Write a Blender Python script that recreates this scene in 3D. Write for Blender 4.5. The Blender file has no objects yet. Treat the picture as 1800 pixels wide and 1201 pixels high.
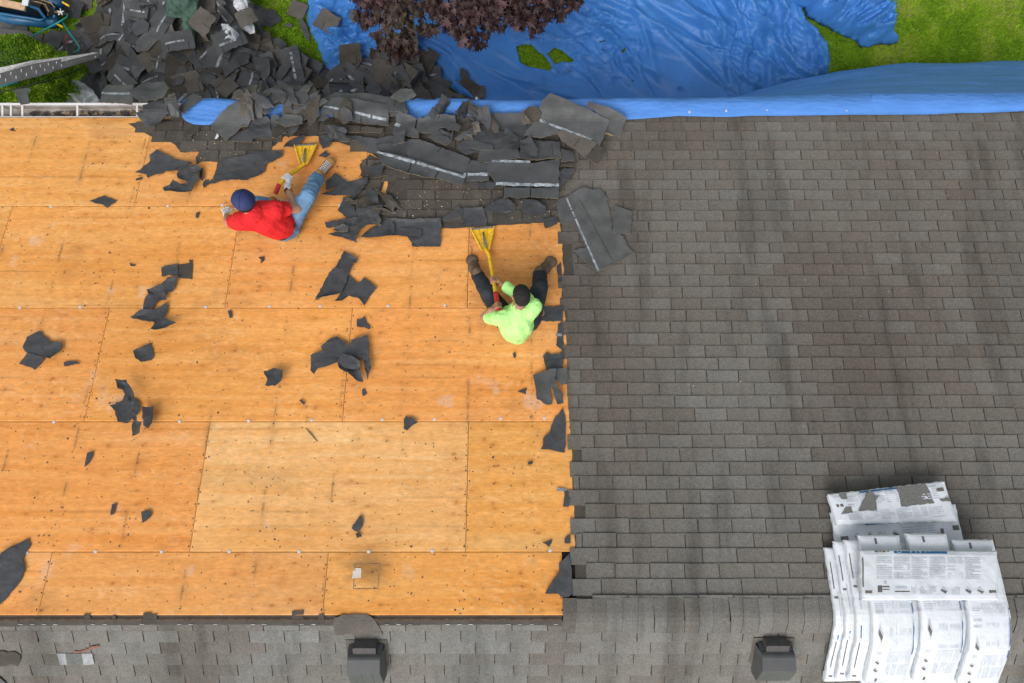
import bpy, bmesh, math, random
import numpy as np
from mathutils import Vector, Matrix, Quaternion
from mathutils.geometry import delaunay_2d_cdt
R = math.radians
S = bpy.context.scene
COL = S.collection

# ------------------------------------------------------------------ camera, sky, sun, exposure
CAMH = 10.8
cd = bpy.data.cameras.new("camera"); cam = bpy.data.objects.new("camera", cd); COL.objects.link(cam)
cam.location = (0, 0, CAMH); cam.rotation_euler = (0, 0, 0)
cd.lens = 24.0; cd.sensor_width = 36.0; cd.clip_start = 0.05; cd.clip_end = 500
S.camera = cam
SUN_EL, SUN_AZ = 54.0, 205.0
W = bpy.data.worlds.new("World"); S.world = W; W.use_nodes = True
wn = W.node_tree; wn.nodes.clear()
sky = wn.nodes.new("ShaderNodeTexSky"); sky.sky_type = 'NISHITA'; sky.sun_disc = False
sky.sun_elevation = R(SUN_EL); sky.sun_rotation = R(SUN_AZ); sky.air_density = 1.0; sky.dust_density = 4.0; sky.ozone_density = 1.0
hs = wn.nodes.new("ShaderNodeHueSaturation"); hs.inputs["Saturation"].default_value = 0.28
bg = wn.nodes.new("ShaderNodeBackground"); bg.inputs["Strength"].default_value = 0.15
wo = wn.nodes.new("ShaderNodeOutputWorld")
wn.links.new(sky.outputs[0], hs.inputs["Color"]); wn.links.new(hs.outputs[0], bg.inputs[0]); wn.links.new(bg.outputs[0], wo.inputs[0])
sl = bpy.data.lights.new("sun", 'SUN'); sl.energy = 1.5; sl.angle = R(34); sl.color = (1.0, 0.965, 0.92)
sun = bpy.data.objects.new("sun", sl); COL.objects.link(sun)
sun.rotation_euler = (R(90 - SUN_EL), 0, R(180 - SUN_AZ))
S.view_settings.view_transform = 'Standard'; S.view_settings.look = 'None'
S.view_settings.gamma = 1.0; S.view_settings.use_curve_mapping = False
S.view_settings.exposure = 0.2
try:
    S.cycles.max_bounces = 6; S.cycles.diffuse_bounces = 3
except Exception: pass

# ------------------------------------------------------------------ place geometry: roof, ground
F = 1200.0; CX, CY = 900.0, 600.5
D0, T = 6.74, 0.379
TH = math.atan(T); CT, ST = math.cos(TH), math.sin(TH)
YR = -2.367; ZR = CAMH - D0 - T * YR
S_EAVE = 5.235                                    # slope length, ridge to eave

def P(px, py, h=0.0):
    """point on the roof (raised h straight up) that stands at this place of the photograph"""
    v = (CY - py) / F; u = (px - CX) / F
    D = (D0 - h) / (1 - T * v); y = v * D
    if y < YR:
        D = (CAMH - ZR - h + T * YR) / (1 + T * v); y = v * D
    return Vector((u * D, y, CAMH - D))
def G(px, py, h=0.0):
    D = CAMH - h
    return Vector(((px - CX) / F * D, (CY - py) / F * D, h))
def XS(px, py, h=0.0):
    p = P(px, py, h)
    return p.x, (p.y - YR) / CT
def RS(x, s, h=0.0):
    """roof coordinates: x along the ridge, s down the slope (negative: far slope), h off the surface"""
    rr = 0.05
    if s > rr: y, z, ny, nz = s * CT, -s * ST, ST, CT
    elif s < -rr: y, z, ny, nz = s * CT, s * ST, -ST, CT
    else:
        k = s / rr
        y = s * CT; z = -ST * (rr * 0.5 + s * s / (2 * rr)); ny, nz = ST * k, CT
    if s > S_EAVE + 0.12 and h < 50:
        d = s - S_EAVE - 0.12; z -= 0.9 * d * d
    return Vector((x, YR + y + ny * h, ZR + z + nz * h))
def XH(px, D): return (px - CX) / F * D

# ------------------------------------------------------------------ noise
def _hash(ix, iy, seed):
    v = np.sin(ix * 127.1 + iy * 311.7 + seed * 74.7) * 43758.5453
    return v - np.floor(v)
def vn(x, y, seed=0):
    x = np.asarray(x, float); y = np.asarray(y, float)
    ix = np.floor(x); iy = np.floor(y); fx = x - ix; fy = y - iy
    fx = fx * fx * (3 - 2 * fx); fy = fy * fy * (3 - 2 * fy)
    a = _hash(ix, iy, seed); b = _hash(ix + 1, iy, seed); c = _hash(ix, iy + 1, seed); d = _hash(ix + 1, iy + 1, seed)
    return (a * (1 - fx) + b * fx) * (1 - fy) + (c * (1 - fx) + d * fx) * fy
def fbm(x, y, seed=0, o=4):
    s = 0; a = 0.5; t = 0
    for i in range(o):
        s = s + a * vn(np.asarray(x) * 2 ** i, np.asarray(y) * 2 ** i, seed + i * 3.1); t += a; a *= 0.5
    return s / t
def ridged(x, y, seed, o=3):
    s = 0; a = .5
    for i in range(o):
        n = vn(x * 2 ** i, y * 2 ** i, seed + i); s = s + a * (1 - np.abs(2 * n - 1)) ** 2; a *= .5
    return s
def folds(X, Y, n, seed, box, ang, spread, ln, wd, am):
    """random sharp creases: tents along short lines, mostly in one direction"""
    rg = np.random.RandomState(seed); z = np.zeros(len(X))
    for i in range(n):
        cx, cy = rg.uniform(box[0], box[1]), rg.uniform(box[2], box[3]); a = ang + rg.normal(0, spread); L = rg.uniform(*ln); w = rg.uniform(*wd); h = rg.uniform(*am) * (1 if rg.rand() < .75 else -.7)
        ca, sa = math.cos(a), math.sin(a); t = (X - cx) * ca + (Y - cy) * sa; d = (Y - cy) * ca - (X - cx) * sa + .10 * L * np.sin(t / L * 2.3 + i)
        m = (np.abs(t) < L) & (np.abs(d) < w)
        if not m.any(): continue
        k = np.where(d[m] > 0, 1.0, .45); z[m] += h * np.maximum(0, 1 - np.abs(d[m]) / (w * k)) * (1 - (t[m] / L) ** 2)
    return z
def sst(a, b, x):
    t = np.clip((x - a) / (b - a), 0, 1); return t * t * (3 - 2 * t)

# ------------------------------------------------------------------ materials
def srgb(r, g, b):
    f = lambda c: (c / 255 / 12.92) if c / 255 <= 0.04045 else ((c / 255 + 0.055) / 1.055) ** 2.4
    return (f(r), f(g), f(b))
def mat(name, col=None, rough=0.8, attr=False, nscale=0, namt=0.0, bscale=0, bstr=0.0, bdist=0.01, spec=0.4, metal=0.0, n2=None, detail=3.0, stretch=None, streak=None):
    m = bpy.data.materials.new(name); m.use_nodes = True
    nt = m.node_tree; b = nt.nodes["Principled BSDF"]
    b.inputs["Roughness"].default_value = rough; b.inputs["Metallic"].default_value = metal
    b.inputs["Specular IOR Level"].default_value = spec
    tc = nt.nodes.new("ShaderNodeTexCoord"); src = tc.outputs["Object"]
    if stretch:
        mp = nt.nodes.new("ShaderNodeMapping"); mp.inputs["Scale"].default_value = stretch
        nt.links.new(src, mp.inputs[0]); src = mp.outputs[0]
    if attr:
        a = nt.nodes.new("ShaderNodeAttribute"); a.attribute_name = "Col"; c = a.outputs["Color"]
    else:
        a = nt.nodes.new("ShaderNodeRGB"); a.outputs[0].default_value = (*col, 1); c = a.outputs[0]
    def layer(c, sc, amt, det):
        n = nt.nodes.new("ShaderNodeTexNoise"); n.inputs["Scale"].default_value = sc; n.inputs["Detail"].default_value = det
        nt.links.new(src, n.inputs["Vector"])
        mr = nt.nodes.new("ShaderNodeMapRange"); mr.inputs[1].default_value = 0.25; mr.inputs[2].default_value = 0.75
        mr.inputs[3].default_value = 1 - amt; mr.inputs[4].default_value = 1 + amt
        nt.links.new(n.outputs[0], mr.inputs[0])
        mx = nt.nodes.new("ShaderNodeMix"); mx.data_type = 'RGBA'; mx.blend_type = 'MULTIPLY'; mx.inputs[0].default_value = 1.0
        nt.links.new(c, mx.inputs[6]); nt.links.new(mr.outputs[0], mx.inputs[7])
        return mx.outputs[2]
    if nscale: c = layer(c, nscale, namt, detail)
    if n2: c = layer(c, n2[0], n2[1], 4.0)
    for (vec, amt, lo, hi) in (streak or ()):
        mp = nt.nodes.new("ShaderNodeMapping"); mp.inputs["Scale"].default_value = vec; nt.links.new(tc.outputs["Object"], mp.inputs[0])
        n = nt.nodes.new("ShaderNodeTexNoise"); n.inputs["Scale"].default_value = 1; n.inputs["Detail"].default_value = 4; nt.links.new(mp.outputs[0], n.inputs["Vector"])
        mr = nt.nodes.new("ShaderNodeMapRange"); mr.inputs[1].default_value = lo; mr.inputs[2].default_value = hi; mr.inputs[3].default_value = 1.0; mr.inputs[4].default_value = 1 - amt
        mr.interpolation_type = 'SMOOTHSTEP'; nt.links.new(n.outputs[0], mr.inputs[0])
        mx = nt.nodes.new("ShaderNodeMix"); mx.data_type = 'RGBA'; mx.blend_type = 'MULTIPLY'; mx.inputs[0].default_value = 1.0
        nt.links.new(c, mx.inputs[6]); nt.links.new(mr.outputs[0], mx.inputs[7]); c = mx.outputs[2]
    nt.links.new(c, b.inputs["Base Color"])
    if bscale:
        n = nt.nodes.new("ShaderNodeTexNoise"); n.inputs["Scale"].default_value = bscale; n.inputs["Detail"].default_value = 4
        nt.links.new(src, n.inputs["Vector"])
        bp = nt.nodes.new("ShaderNodeBump"); bp.inputs["Strength"].default_value = bstr; bp.inputs["Distance"].default_value = bdist
        nt.links.new(n.outputs[0], bp.inputs["Height"]); nt.links.new(bp.outputs[0], b.inputs["Normal"])
    return m

M = {}
M['ply'] = mat('plywood', attr=True, rough=0.75, nscale=34, namt=0.13, stretch=(0.45, 1.6, 1.6), n2=(120, 0.10), spec=0.25, detail=6)
M['shingle'] = mat('shingle_granules', attr=True, rough=0.95, nscale=120, namt=0.40, bscale=260, bstr=0.5, bdist=0.004, n2=(30, 0.12), spec=0.2, detail=6, streak=[((4.2, .70, .70), .28, .50, .72), ((1.3, .45, .45), .14, .42, .66), ((8, 1.6, 1.6), .14, .54, .74)])
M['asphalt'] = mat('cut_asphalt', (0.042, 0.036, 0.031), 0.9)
M['under'] = mat('shingle_underside', (0.062, 0.065, 0.068), 0.62, nscale=6, namt=0.28, bscale=45, bstr=0.25, bdist=0.006, n2=(160, 0.16), spec=0.45)
M['under2'] = mat('shingle_underside_dusty', (0.088, 0.090, 0.090), 0.7, nscale=7, namt=0.3, bscale=45, bstr=0.3, bdist=0.006, n2=(160, 0.18), spec=0.4)
M['felt'] = mat('roofing_felt', (0.052, 0.054, 0.058), 0.55, nscale=9, namt=0.28, bscale=14, bstr=0.6, bdist=0.012, n2=(120, 0.10), spec=0.45)
M['gran'] = mat('granule_face', (0.116, 0.105, 0.091), 0.95, nscale=120, namt=0.38, bscale=200, bstr=0.5, bdist=0.004, n2=(5, 0.22), spec=0.2, detail=6)
M['gran_d'] = mat('granule_face_dark', (0.072, 0.064, 0.054), 0.95, nscale=120, namt=0.35, bscale=200, bstr=0.5, bdist=0.004, n2=(5, 0.25), spec=0.2, detail=6)
M['edge'] = mat('shingle_core_edge', (0.22, 0.165, 0.095), 0.9, nscale=30, namt=0.5)
M['seal'] = mat('sealing_strip_film', (0.27, 0.30, 0.32), 0.35, nscale=18, namt=0.75, bscale=30, bstr=0.3, spec=0.6)
M['dark'] = mat('dark_hole', (0.015, 0.013, 0.011), 0.95)
M['white'] = mat('white_metal', (0.58, 0.58, 0.58), 0.45, nscale=5, namt=0.06)
M['galv'] = mat('galvanised_cap', (0.62, 0.64, 0.68), 0.35, spec=0.6, nscale=90, namt=0.25)
M['tarp'] = mat('blue_tarp', (0.050, 0.200, 0.54), 0.42, nscale=3.0, namt=0.12, bscale=12, bstr=0.28, bdist=0.03, n2=(60, 0.06), spec=0.35)
M['tarp_skylit'] = mat('blue_tarp_skylit', (0.085, 0.235, 0.60), 0.55, nscale=2.2, namt=0.10, bscale=9, bstr=0.5, bdist=0.03, n2=(90, 0.05), spec=0.15, stretch=(1, 3, 1))  # same tarp, its blue lightened to paint in sky light along the eave
M['paper'] = mat('white_wrapper', (0.64, 0.67, 0.715), 0.42, nscale=6, namt=0.07, bscale=13, bstr=0.6, bdist=0.014, spec=0.5)
M['ink'] = mat('grey_print', (0.47, 0.50, 0.55), 0.6, nscale=40, namt=0.25)
M['inkd'] = mat('dark_print', (0.13, 0.12, 0.11), 0.6, nscale=40, namt=0.3)
M['inkb'] = mat('blue_print', (0.02, 0.14, 0.33), 0.5, nscale=20, namt=0.15)
M['yellow'] = mat('yellow_paint', (0.84, 0.50, 0.02), 0.5, nscale=25, namt=0.25, bscale=40, bstr=0.1)
M['steel'] = mat('worn_steel', (0.30, 0.29, 0.28), 0.4, metal=0.6, nscale=40, namt=0.35)
M['redgrip'] = mat('red_rubber_grip', (0.62, 0.035, 0.03), 0.6, nscale=30, namt=0.1)
M['vent'] = mat('vent_plastic', (0.082, 0.084, 0.085), 0.55, nscale=9, namt=0.12, bscale=80, bstr=0.08, n2=(60, 0.06))
M['ventd'] = mat('vent_flashing', (0.075, 0.070, 0.068), 0.7, nscale=15, namt=0.3)

# ------------------------------------------------------------------ objects
def tag(o, label=None, cat=None, group=None, kind=None):
    if label: o["label"] = label
    if cat: o["category"] = cat
    if group: o["group"] = group
    if kind: o["kind"] = kind
    return o
def empty(name, loc, label, cat, group=None):
    o = bpy.data.objects.new(name, None); COL.objects.link(o); o.location = loc; o.empty_display_size = 0.05
    return tag(o, label, cat, group)
def wloc(o):
    v = Vector(o.location)
    while o.parent: o = o.parent; v = v + Vector(o.location)
    return v
class MB:
    """collects geometry in world coordinates; build() links it as ONE mesh object"""
    def __init__(s): s.v = []; s.f = []; s.m = []; s.c = []
    def add(s, verts, faces, mi=0, col=None):
        n = len(s.v); s.v.extend([tuple(p) for p in verts])
        if col is not None:
            s.c.extend(col if (len(col) == len(verts) and len(col) and hasattr(col[0], '__len__')) else [col] * len(verts))
        for k, f in enumerate(faces):
            s.f.append(tuple(i + n for i in f)); s.m.append(mi[k] if hasattr(mi, '__len__') else mi)
    def quad(s, a, b, c, d, mi=0, col=None): s.add([a, b, c, d], [(0, 1, 2, 3)], mi, col)
    def box(s, c, size, rot=None, mi=0, col=None, taper=1.0):
        c = Vector(c); x, y, z = [k / 2 for k in size]; vs = []
        for sz in (-1, 1):
            t = taper if sz > 0 else 1.0
            for sx, sy in ((-1, -1), (1, -1), (1, 1), (-1, 1)):
                p = Vector((sx * x * t, sy * y * t, sz * z))
                if rot is not None: p = rot @ p
                vs.append(c + p)
        s.add(vs, [(3, 2, 1, 0), (4, 5, 6, 7), (0, 1, 5, 4), (1, 2, 6, 5), (2, 3, 7, 6), (3, 0, 4, 7)], mi, col)
    def tube(s, pts, rad, n=8, mi=0, cap=True):
        pts = [Vector(p) for p in pts]; rad = rad if hasattr(rad, '__len__') else [rad] * len(pts)
        vs = []; fs = []; up = None
        for i, p in enumerate(pts):
            t = (pts[min(i + 1, len(pts) - 1)] - pts[max(i - 1, 0)]).normalized()
            if up is None: up = t.orthogonal().normalized()
            up = (up - t * up.dot(t)); up = up.normalized() if up.length > 1e-6 else t.orthogonal().normalized()
            w = t.cross(up)
            for k in range(n):
                a = 2 * math.pi * k / n; vs.append(p + (up * math.cos(a) + w * math.sin(a)) * rad[i])
        for i in range(len(pts) - 1):
            for k in range(n): fs.append((i * n + k, i * n + (k + 1) % n, (i + 1) * n + (k + 1) % n, (i + 1) * n + k))
        if cap: fs.append(tuple(range(n))[::-1]); fs.append(tuple(range((len(pts) - 1) * n, len(pts) * n)))
        s.add(vs, fs, mi)
    def build(s, name, mats, parent=None, smooth=False, origin=None):
        me = bpy.data.meshes.new(name)
        if parent is not None: o0 = wloc(parent)
        elif origin is not None: o0 = Vector(origin)
        else:
            a = np.array(s.v); o0 = Vector(((a[:, 0].min() + a[:, 0].max()) / 2, (a[:, 1].min() + a[:, 1].max()) / 2, a[:, 2].min()))
        me.from_pydata([(p[0] - o0.x, p[1] - o0.y, p[2] - o0.z) for p in s.v], [], s.f)
        for m in (mats if isinstance(mats, (list, tuple)) else [mats]): me.materials.append(m)
        me.polygons.foreach_set("material_index", s.m)
        if smooth: me.polygons.foreach_set("use_smooth", [True] * len(s.f))
        if s.c:
            at = me.color_attributes.new("Col", 'FLOAT_COLOR', 'POINT')
            at.data.foreach_set("color", np.array([(*c[:3], 1.0) for c in s.c], dtype=np.float32).ravel())
        me.update()
        o = bpy.data.objects.new(name, me); COL.objects.link(o)
        if parent is not None: o.parent = parent
        else: o.location = o0
        return o

def inpoly(x, y, poly):
    c = False; n = len(poly); j = n - 1
    for i in range(n):
        xi, yi = poly[i]; xj, yj = poly[j]
        if (yi > y) != (yj > y) and x < (xj - xi) * (y - yi) / (yj - yi) + xi: c = not c
        j = i
    return c
def pdist(x, y, poly):
    best = 1e9; n = len(poly)
    for i in range(n):
        x0, y0 = poly[i]; x1, y1 = poly[(i + 1) % n]; dx, dy = x1 - x0, y1 - y0
        t = max(0, min(1, ((x - x0) * dx + (y - y0) * dy) / (dx * dx + dy * dy + 1e-12)))
        best = min(best, math.hypot(x - x0 - t * dx, y - y0 - t * dy))
    return best
def jag(poly, amp, step, rng):
    out = []; n = len(poly)
    for i in range(n):
        (x0, y0), (x1, y1) = poly[i], poly[(i + 1) % n]
        L = math.hypot(x1 - x0, y1 - y0); k = max(1, int(L / step)); out.append((x0, y0))
        for j in range(1, k):
            t = j / k; o = rng.gauss(0, amp); out.append((x0 + (x1 - x0) * t - (y1 - y0) / (L + 1e-9) * o, y0 + (y1 - y0) * t + (x1 - x0) / (L + 1e-9) * o))
    return out
def cdt(poly, sp, rng, holes=()):
    xs = [p[0] for p in poly]; ys = [p[1] for p in poly]
    vs = [Vector(p) for p in poly]; n = len(poly); ed = [(i, (i + 1) % n) for i in range(n)]
    for h in holes:
        b = len(vs); vs += [Vector(p) for p in h]; ed += [(b + i, b + (i + 1) % len(h)) for i in range(len(h))]
    y = min(ys) + sp / 2; row = 0
    while y < max(ys):
        x = min(xs) + (sp / 2 if row % 2 else 0)
        while x < max(xs):
            px, py = x + rng.uniform(-.2, .2) * sp, y + rng.uniform(-.2, .2) * sp
            if inpoly(px, py, poly) and pdist(px, py, poly) > sp * 0.4 and not any(inpoly(px, py, h) or pdist(px, py, h) < sp * .4 for h in holes): vs.append(Vector((px, py)))
            x += sp
        y += sp * 0.87; row += 1
    v2, e2, f2, *_ = delaunay_2d_cdt(vs, ed, [], 1, 1e-6)
    fs = []
    for f in f2:
        cx = sum(v2[i][0] for i in f) / len(f); cy = sum(v2[i][1] for i in f) / len(f)
        if inpoly(cx, cy, poly) and not any(inpoly(cx, cy, h) for h in holes):
            a = 0
            for i in range(len(f)): p, q = v2[f[i]], v2[f[(i + 1) % len(f)]]; a += p[0] * q[1] - q[0] * p[1]
            fs.append(tuple(f) if a > 0 else tuple(f)[::-1])
    used = sorted({i for f in fs for i in f}); mp = {o: k for k, o in enumerate(used)}
    return [(v2[i][0], v2[i][1]) for i in used], [tuple(mp[i] for i in f) for f in fs]
def solid(mb, pos, faces, th, mt=0, mbk=1, me=2, col=None):
    """thick sheet from a triangulated one"""
    n = len(pos); nor = [Vector((0, 0, 0)) for _ in pos]
    for f in faces:
        a = (pos[f[1]] - pos[f[0]]).cross(pos[f[2]] - pos[f[0]])
        for i in f: nor[i] += a
    bot = [p - (k.normalized() if k.length > 1e-12 else Vector((0, 0, 1))) * th for p, k in zip(pos, nor)]
    ec = {}
    for f in faces:
        for i in range(len(f)): ec[(f[i], f[(i + 1) % len(f)])] = 1
    fs = list(faces); ms = [mt] * len(faces)
    fs += [tuple(i + n for i in f[::-1]) for f in faces]; ms += [mbk] * len(faces)
    for (a, b) in ec:
        if (b, a) not in ec: fs.append((b, a, a + n, b + n)); ms.append(me)
    mb.add(list(pos) + bot, fs, ms, None if col is None else list(col) + list(col))
# ------------------------------------------------------------------ the house
XL, XR = -7.6, 7.6
house = empty("house", (0, YR, 0), "house seen from above, its roof half stripped to orange plywood and half still shingled", "house")
def at_py(px, py): return XS(px, py)
# walls, soffit and fascia under the eaves
Mwall = mat('cream_siding', (0.55, 0.53, 0.48), 0.6, nscale=3, namt=0.08)
zE = ZR - S_EAVE * ST
mb = MB(); yw0, yw1 = YR + (YR - 2.2), 2.2
mb.box((0, (yw0 + yw1) / 2, (zE - 0.25) / 2), (15.0, yw1 - yw0, zE - 0.25))
for k in range(14):
    mb.box((0, yw1 + 0.008, 0.12 + k * 0.19), (15.0, 0.016, 0.17))
mb.build('wall', Mwall, house)
mb = MB(); yE = YR + S_EAVE * CT
mb.box((0, (2.225 + yE - 0.05) / 2, zE - 0.20), (15.2, yE - 0.05 - 2.225, 0.02)); mb.box((0, yE - 0.035, zE - 0.115), (15.2, 0.025, 0.17))
mb.build('fascia', M['white'], house)
# roof deck core under sheets and shingles
mb = MB()
for (sa, sb) in ((0.03, S_EAVE - 0.01), (-0.03, -S_EAVE + 0.01)):
    q = [RS(x, s, h) for h in (-0.02, -0.06) for (x, s) in ((XL, sa), (XR, sa), (XR, sb), (XL, sb))]
    mb.add(q, [(0, 1, 2, 3) if sa < 0 else (3, 2, 1, 0), (4, 5, 6, 7), (0, 1, 5, 4), (1, 2, 6, 5), (2, 3, 7, 6), (3, 0, 4, 7)])
mb.build('roof_deck', M['dark'], house)

# --- plywood sheets: one mesh each, grain, knots, nail lines and water stains in the wood's own colour
sl_ = [0.022, at_py(500, 970)[1], at_py(500, 741)[1], at_py(500, 541)[1], at_py(500, 362)[1], S_EAVE]
j0 = [at_py(92, 972)[0], at_py(370, 742)[0], at_py(620, 541)[0], at_py(402, 500)[0], at_py(262, 250)[0]]
RAFT = 0.61; raft0 = at_py(822, 742)[0]
def ply_colour(X, Sx, seed, fresh):
    base = np.array([0.790, 0.355, 0.098]); lite = np.array([0.825, 0.425, 0.150]); deep = np.array([0.735, 0.295, 0.066])
    if fresh: base = np.array([0.840, 0.425, 0.148]); lite = np.array([0.865, 0.51, 0.225]); deep = np.array([0.78, 0.35, 0.095])
    g = fbm(X * 0.9 + seed * 13, Sx * 26 + seed * 7 + 1.5 * vn(X * 1.3, Sx * 2, seed), seed, 4)
    g2 = fbm(X * 0.6 + seed, Sx * 3.2 + seed * 3, seed + 5, 3); b = fbm(X * 0.55, Sx * 0.7, 77, 3)
    t = np.clip((g - 0.5) * 2.2 + (g2 - 0.5) * 1.6, -1, 1)
    c = base[None] + np.where(t[:, None] > 0, (lite - base)[None] * t[:, None], (base - deep)[None] * t[:, None])
    mo = fbm(X * 16, Sx * 22, seed + 2, 3); lt = sst(.66, .80, vn(X * 26 + 8 * vn(X * 3, Sx * 3, 5), Sx * 40 + X * 9, seed + 4)) * sst(.45, .7, fbm(X * 2, Sx * 2.5, seed + 6, 2))
    c = c * (0.86 + 0.22 * b[:, None]) * (0.90 + .20 * mo[:, None]); c = c + lt[:, None] * np.array([.025, .05, .045])[None]
    d = np.ones(len(X)); kn = np.zeros(len(X))
    rng = random.Random(seed * 7 + 3)
    x0, x1, s0, s1 = X.min(), X.max(), Sx.min(), Sx.max()
    for k in range(rng.randint(6, 9)):                       # veneer knots repeat up the sheet
        kx = rng.uniform(x0, x1); pitch = rng.choice([0.16, 0.21, 0.26]); dr = rng.uniform(-.1, .1); ks = s0 + rng.uniform(0, pitch)
        while ks < s1:
            if rng.random() < 0.62:
                ax, as_ = rng.uniform(.016, .034), rng.uniform(.010, .022); cx = kx + dr * (ks - s0) + rng.gauss(0, .03)
                q = ((X - cx) / ax) ** 2 + ((Sx - ks) / as_) ** 2
                kn = np.maximum(kn, np.exp(-q * 1.1) * rng.uniform(.4, .9)); kn = np.maximum(kn, 0.22 * np.exp(-((X - cx) / (ax * 3.2)) ** 2 - ((Sx - ks) / (as_ * 1.7)) ** 2))
            ks += pitch * rng.uniform(.7, 1.3)
    c = c * (1 - kn[:, None]) + np.array([0.40, 0.130, 0.022])[None] * kn[:, None]
    rx = (X - raft0) / RAFT; dx = np.abs(rx - np.round(rx)) * RAFT   # dark marks along the rafters
    rn = vn(np.round(rx) * 5.3, Sx * 4.5, 31); rm = vn(np.round(rx) * 3.1 + 7, Sx * 17, 33)
    st = np.exp(-(dx / 0.009) ** 2) * sst(0.50, 0.78, rn) * sst(.35, .7, rm) * 0.50 + np.exp(-(dx / 0.04) ** 2) * sst(0.52, 0.9, rn) * .16
    crs = Sx / 0.127; dc = np.abs(crs - np.round(crs)) * 0.127       # faint ghost lines of the old courses
    st = np.maximum(st, np.exp(-(dc / 0.008) ** 2) * sst(0.66, 0.9, vn(X * 1.4, np.round(crs) * 7.7, 12)) * 0.34)
    bl = sst(0.66, 0.86, fbm(X * 1.1 + 3, Sx * 1.7, 51, 4)) * 0.30
    st = np.maximum(st, bl * 0.8)
    c = c * (1 - st[:, None]) + np.array([0.13, 0.075, 0.035])[None] * st[:, None]
    wh = sst(0.75, 0.86, fbm(X * 3.2 + 9, Sx * 2.6 + 4, 61, 4)) * 0.25
    c = c * (1 - wh[:, None]) + np.array([0.66, 0.58, 0.50])[None] * wh[:, None]
    for (px, py, r, a) in ((645, 985, .20, .5), (650, 1012, .16, .4), (930, 1052, .1, .15)):
        q = XS(px, py); dd = np.hypot((X - q[0]) / 1.5, Sx - q[1]) + 0.10 * (fbm(X * 9, Sx * 16, 3) - .5)
        e = a * sst(r, 0.02, dd); c = c * (1 - e[:, None]) + np.array([0.12, 0.07, 0.03])[None] * e[:, None]
    return np.clip(c, 0.01, 0.9)
rngp = random.Random(5)
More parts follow.
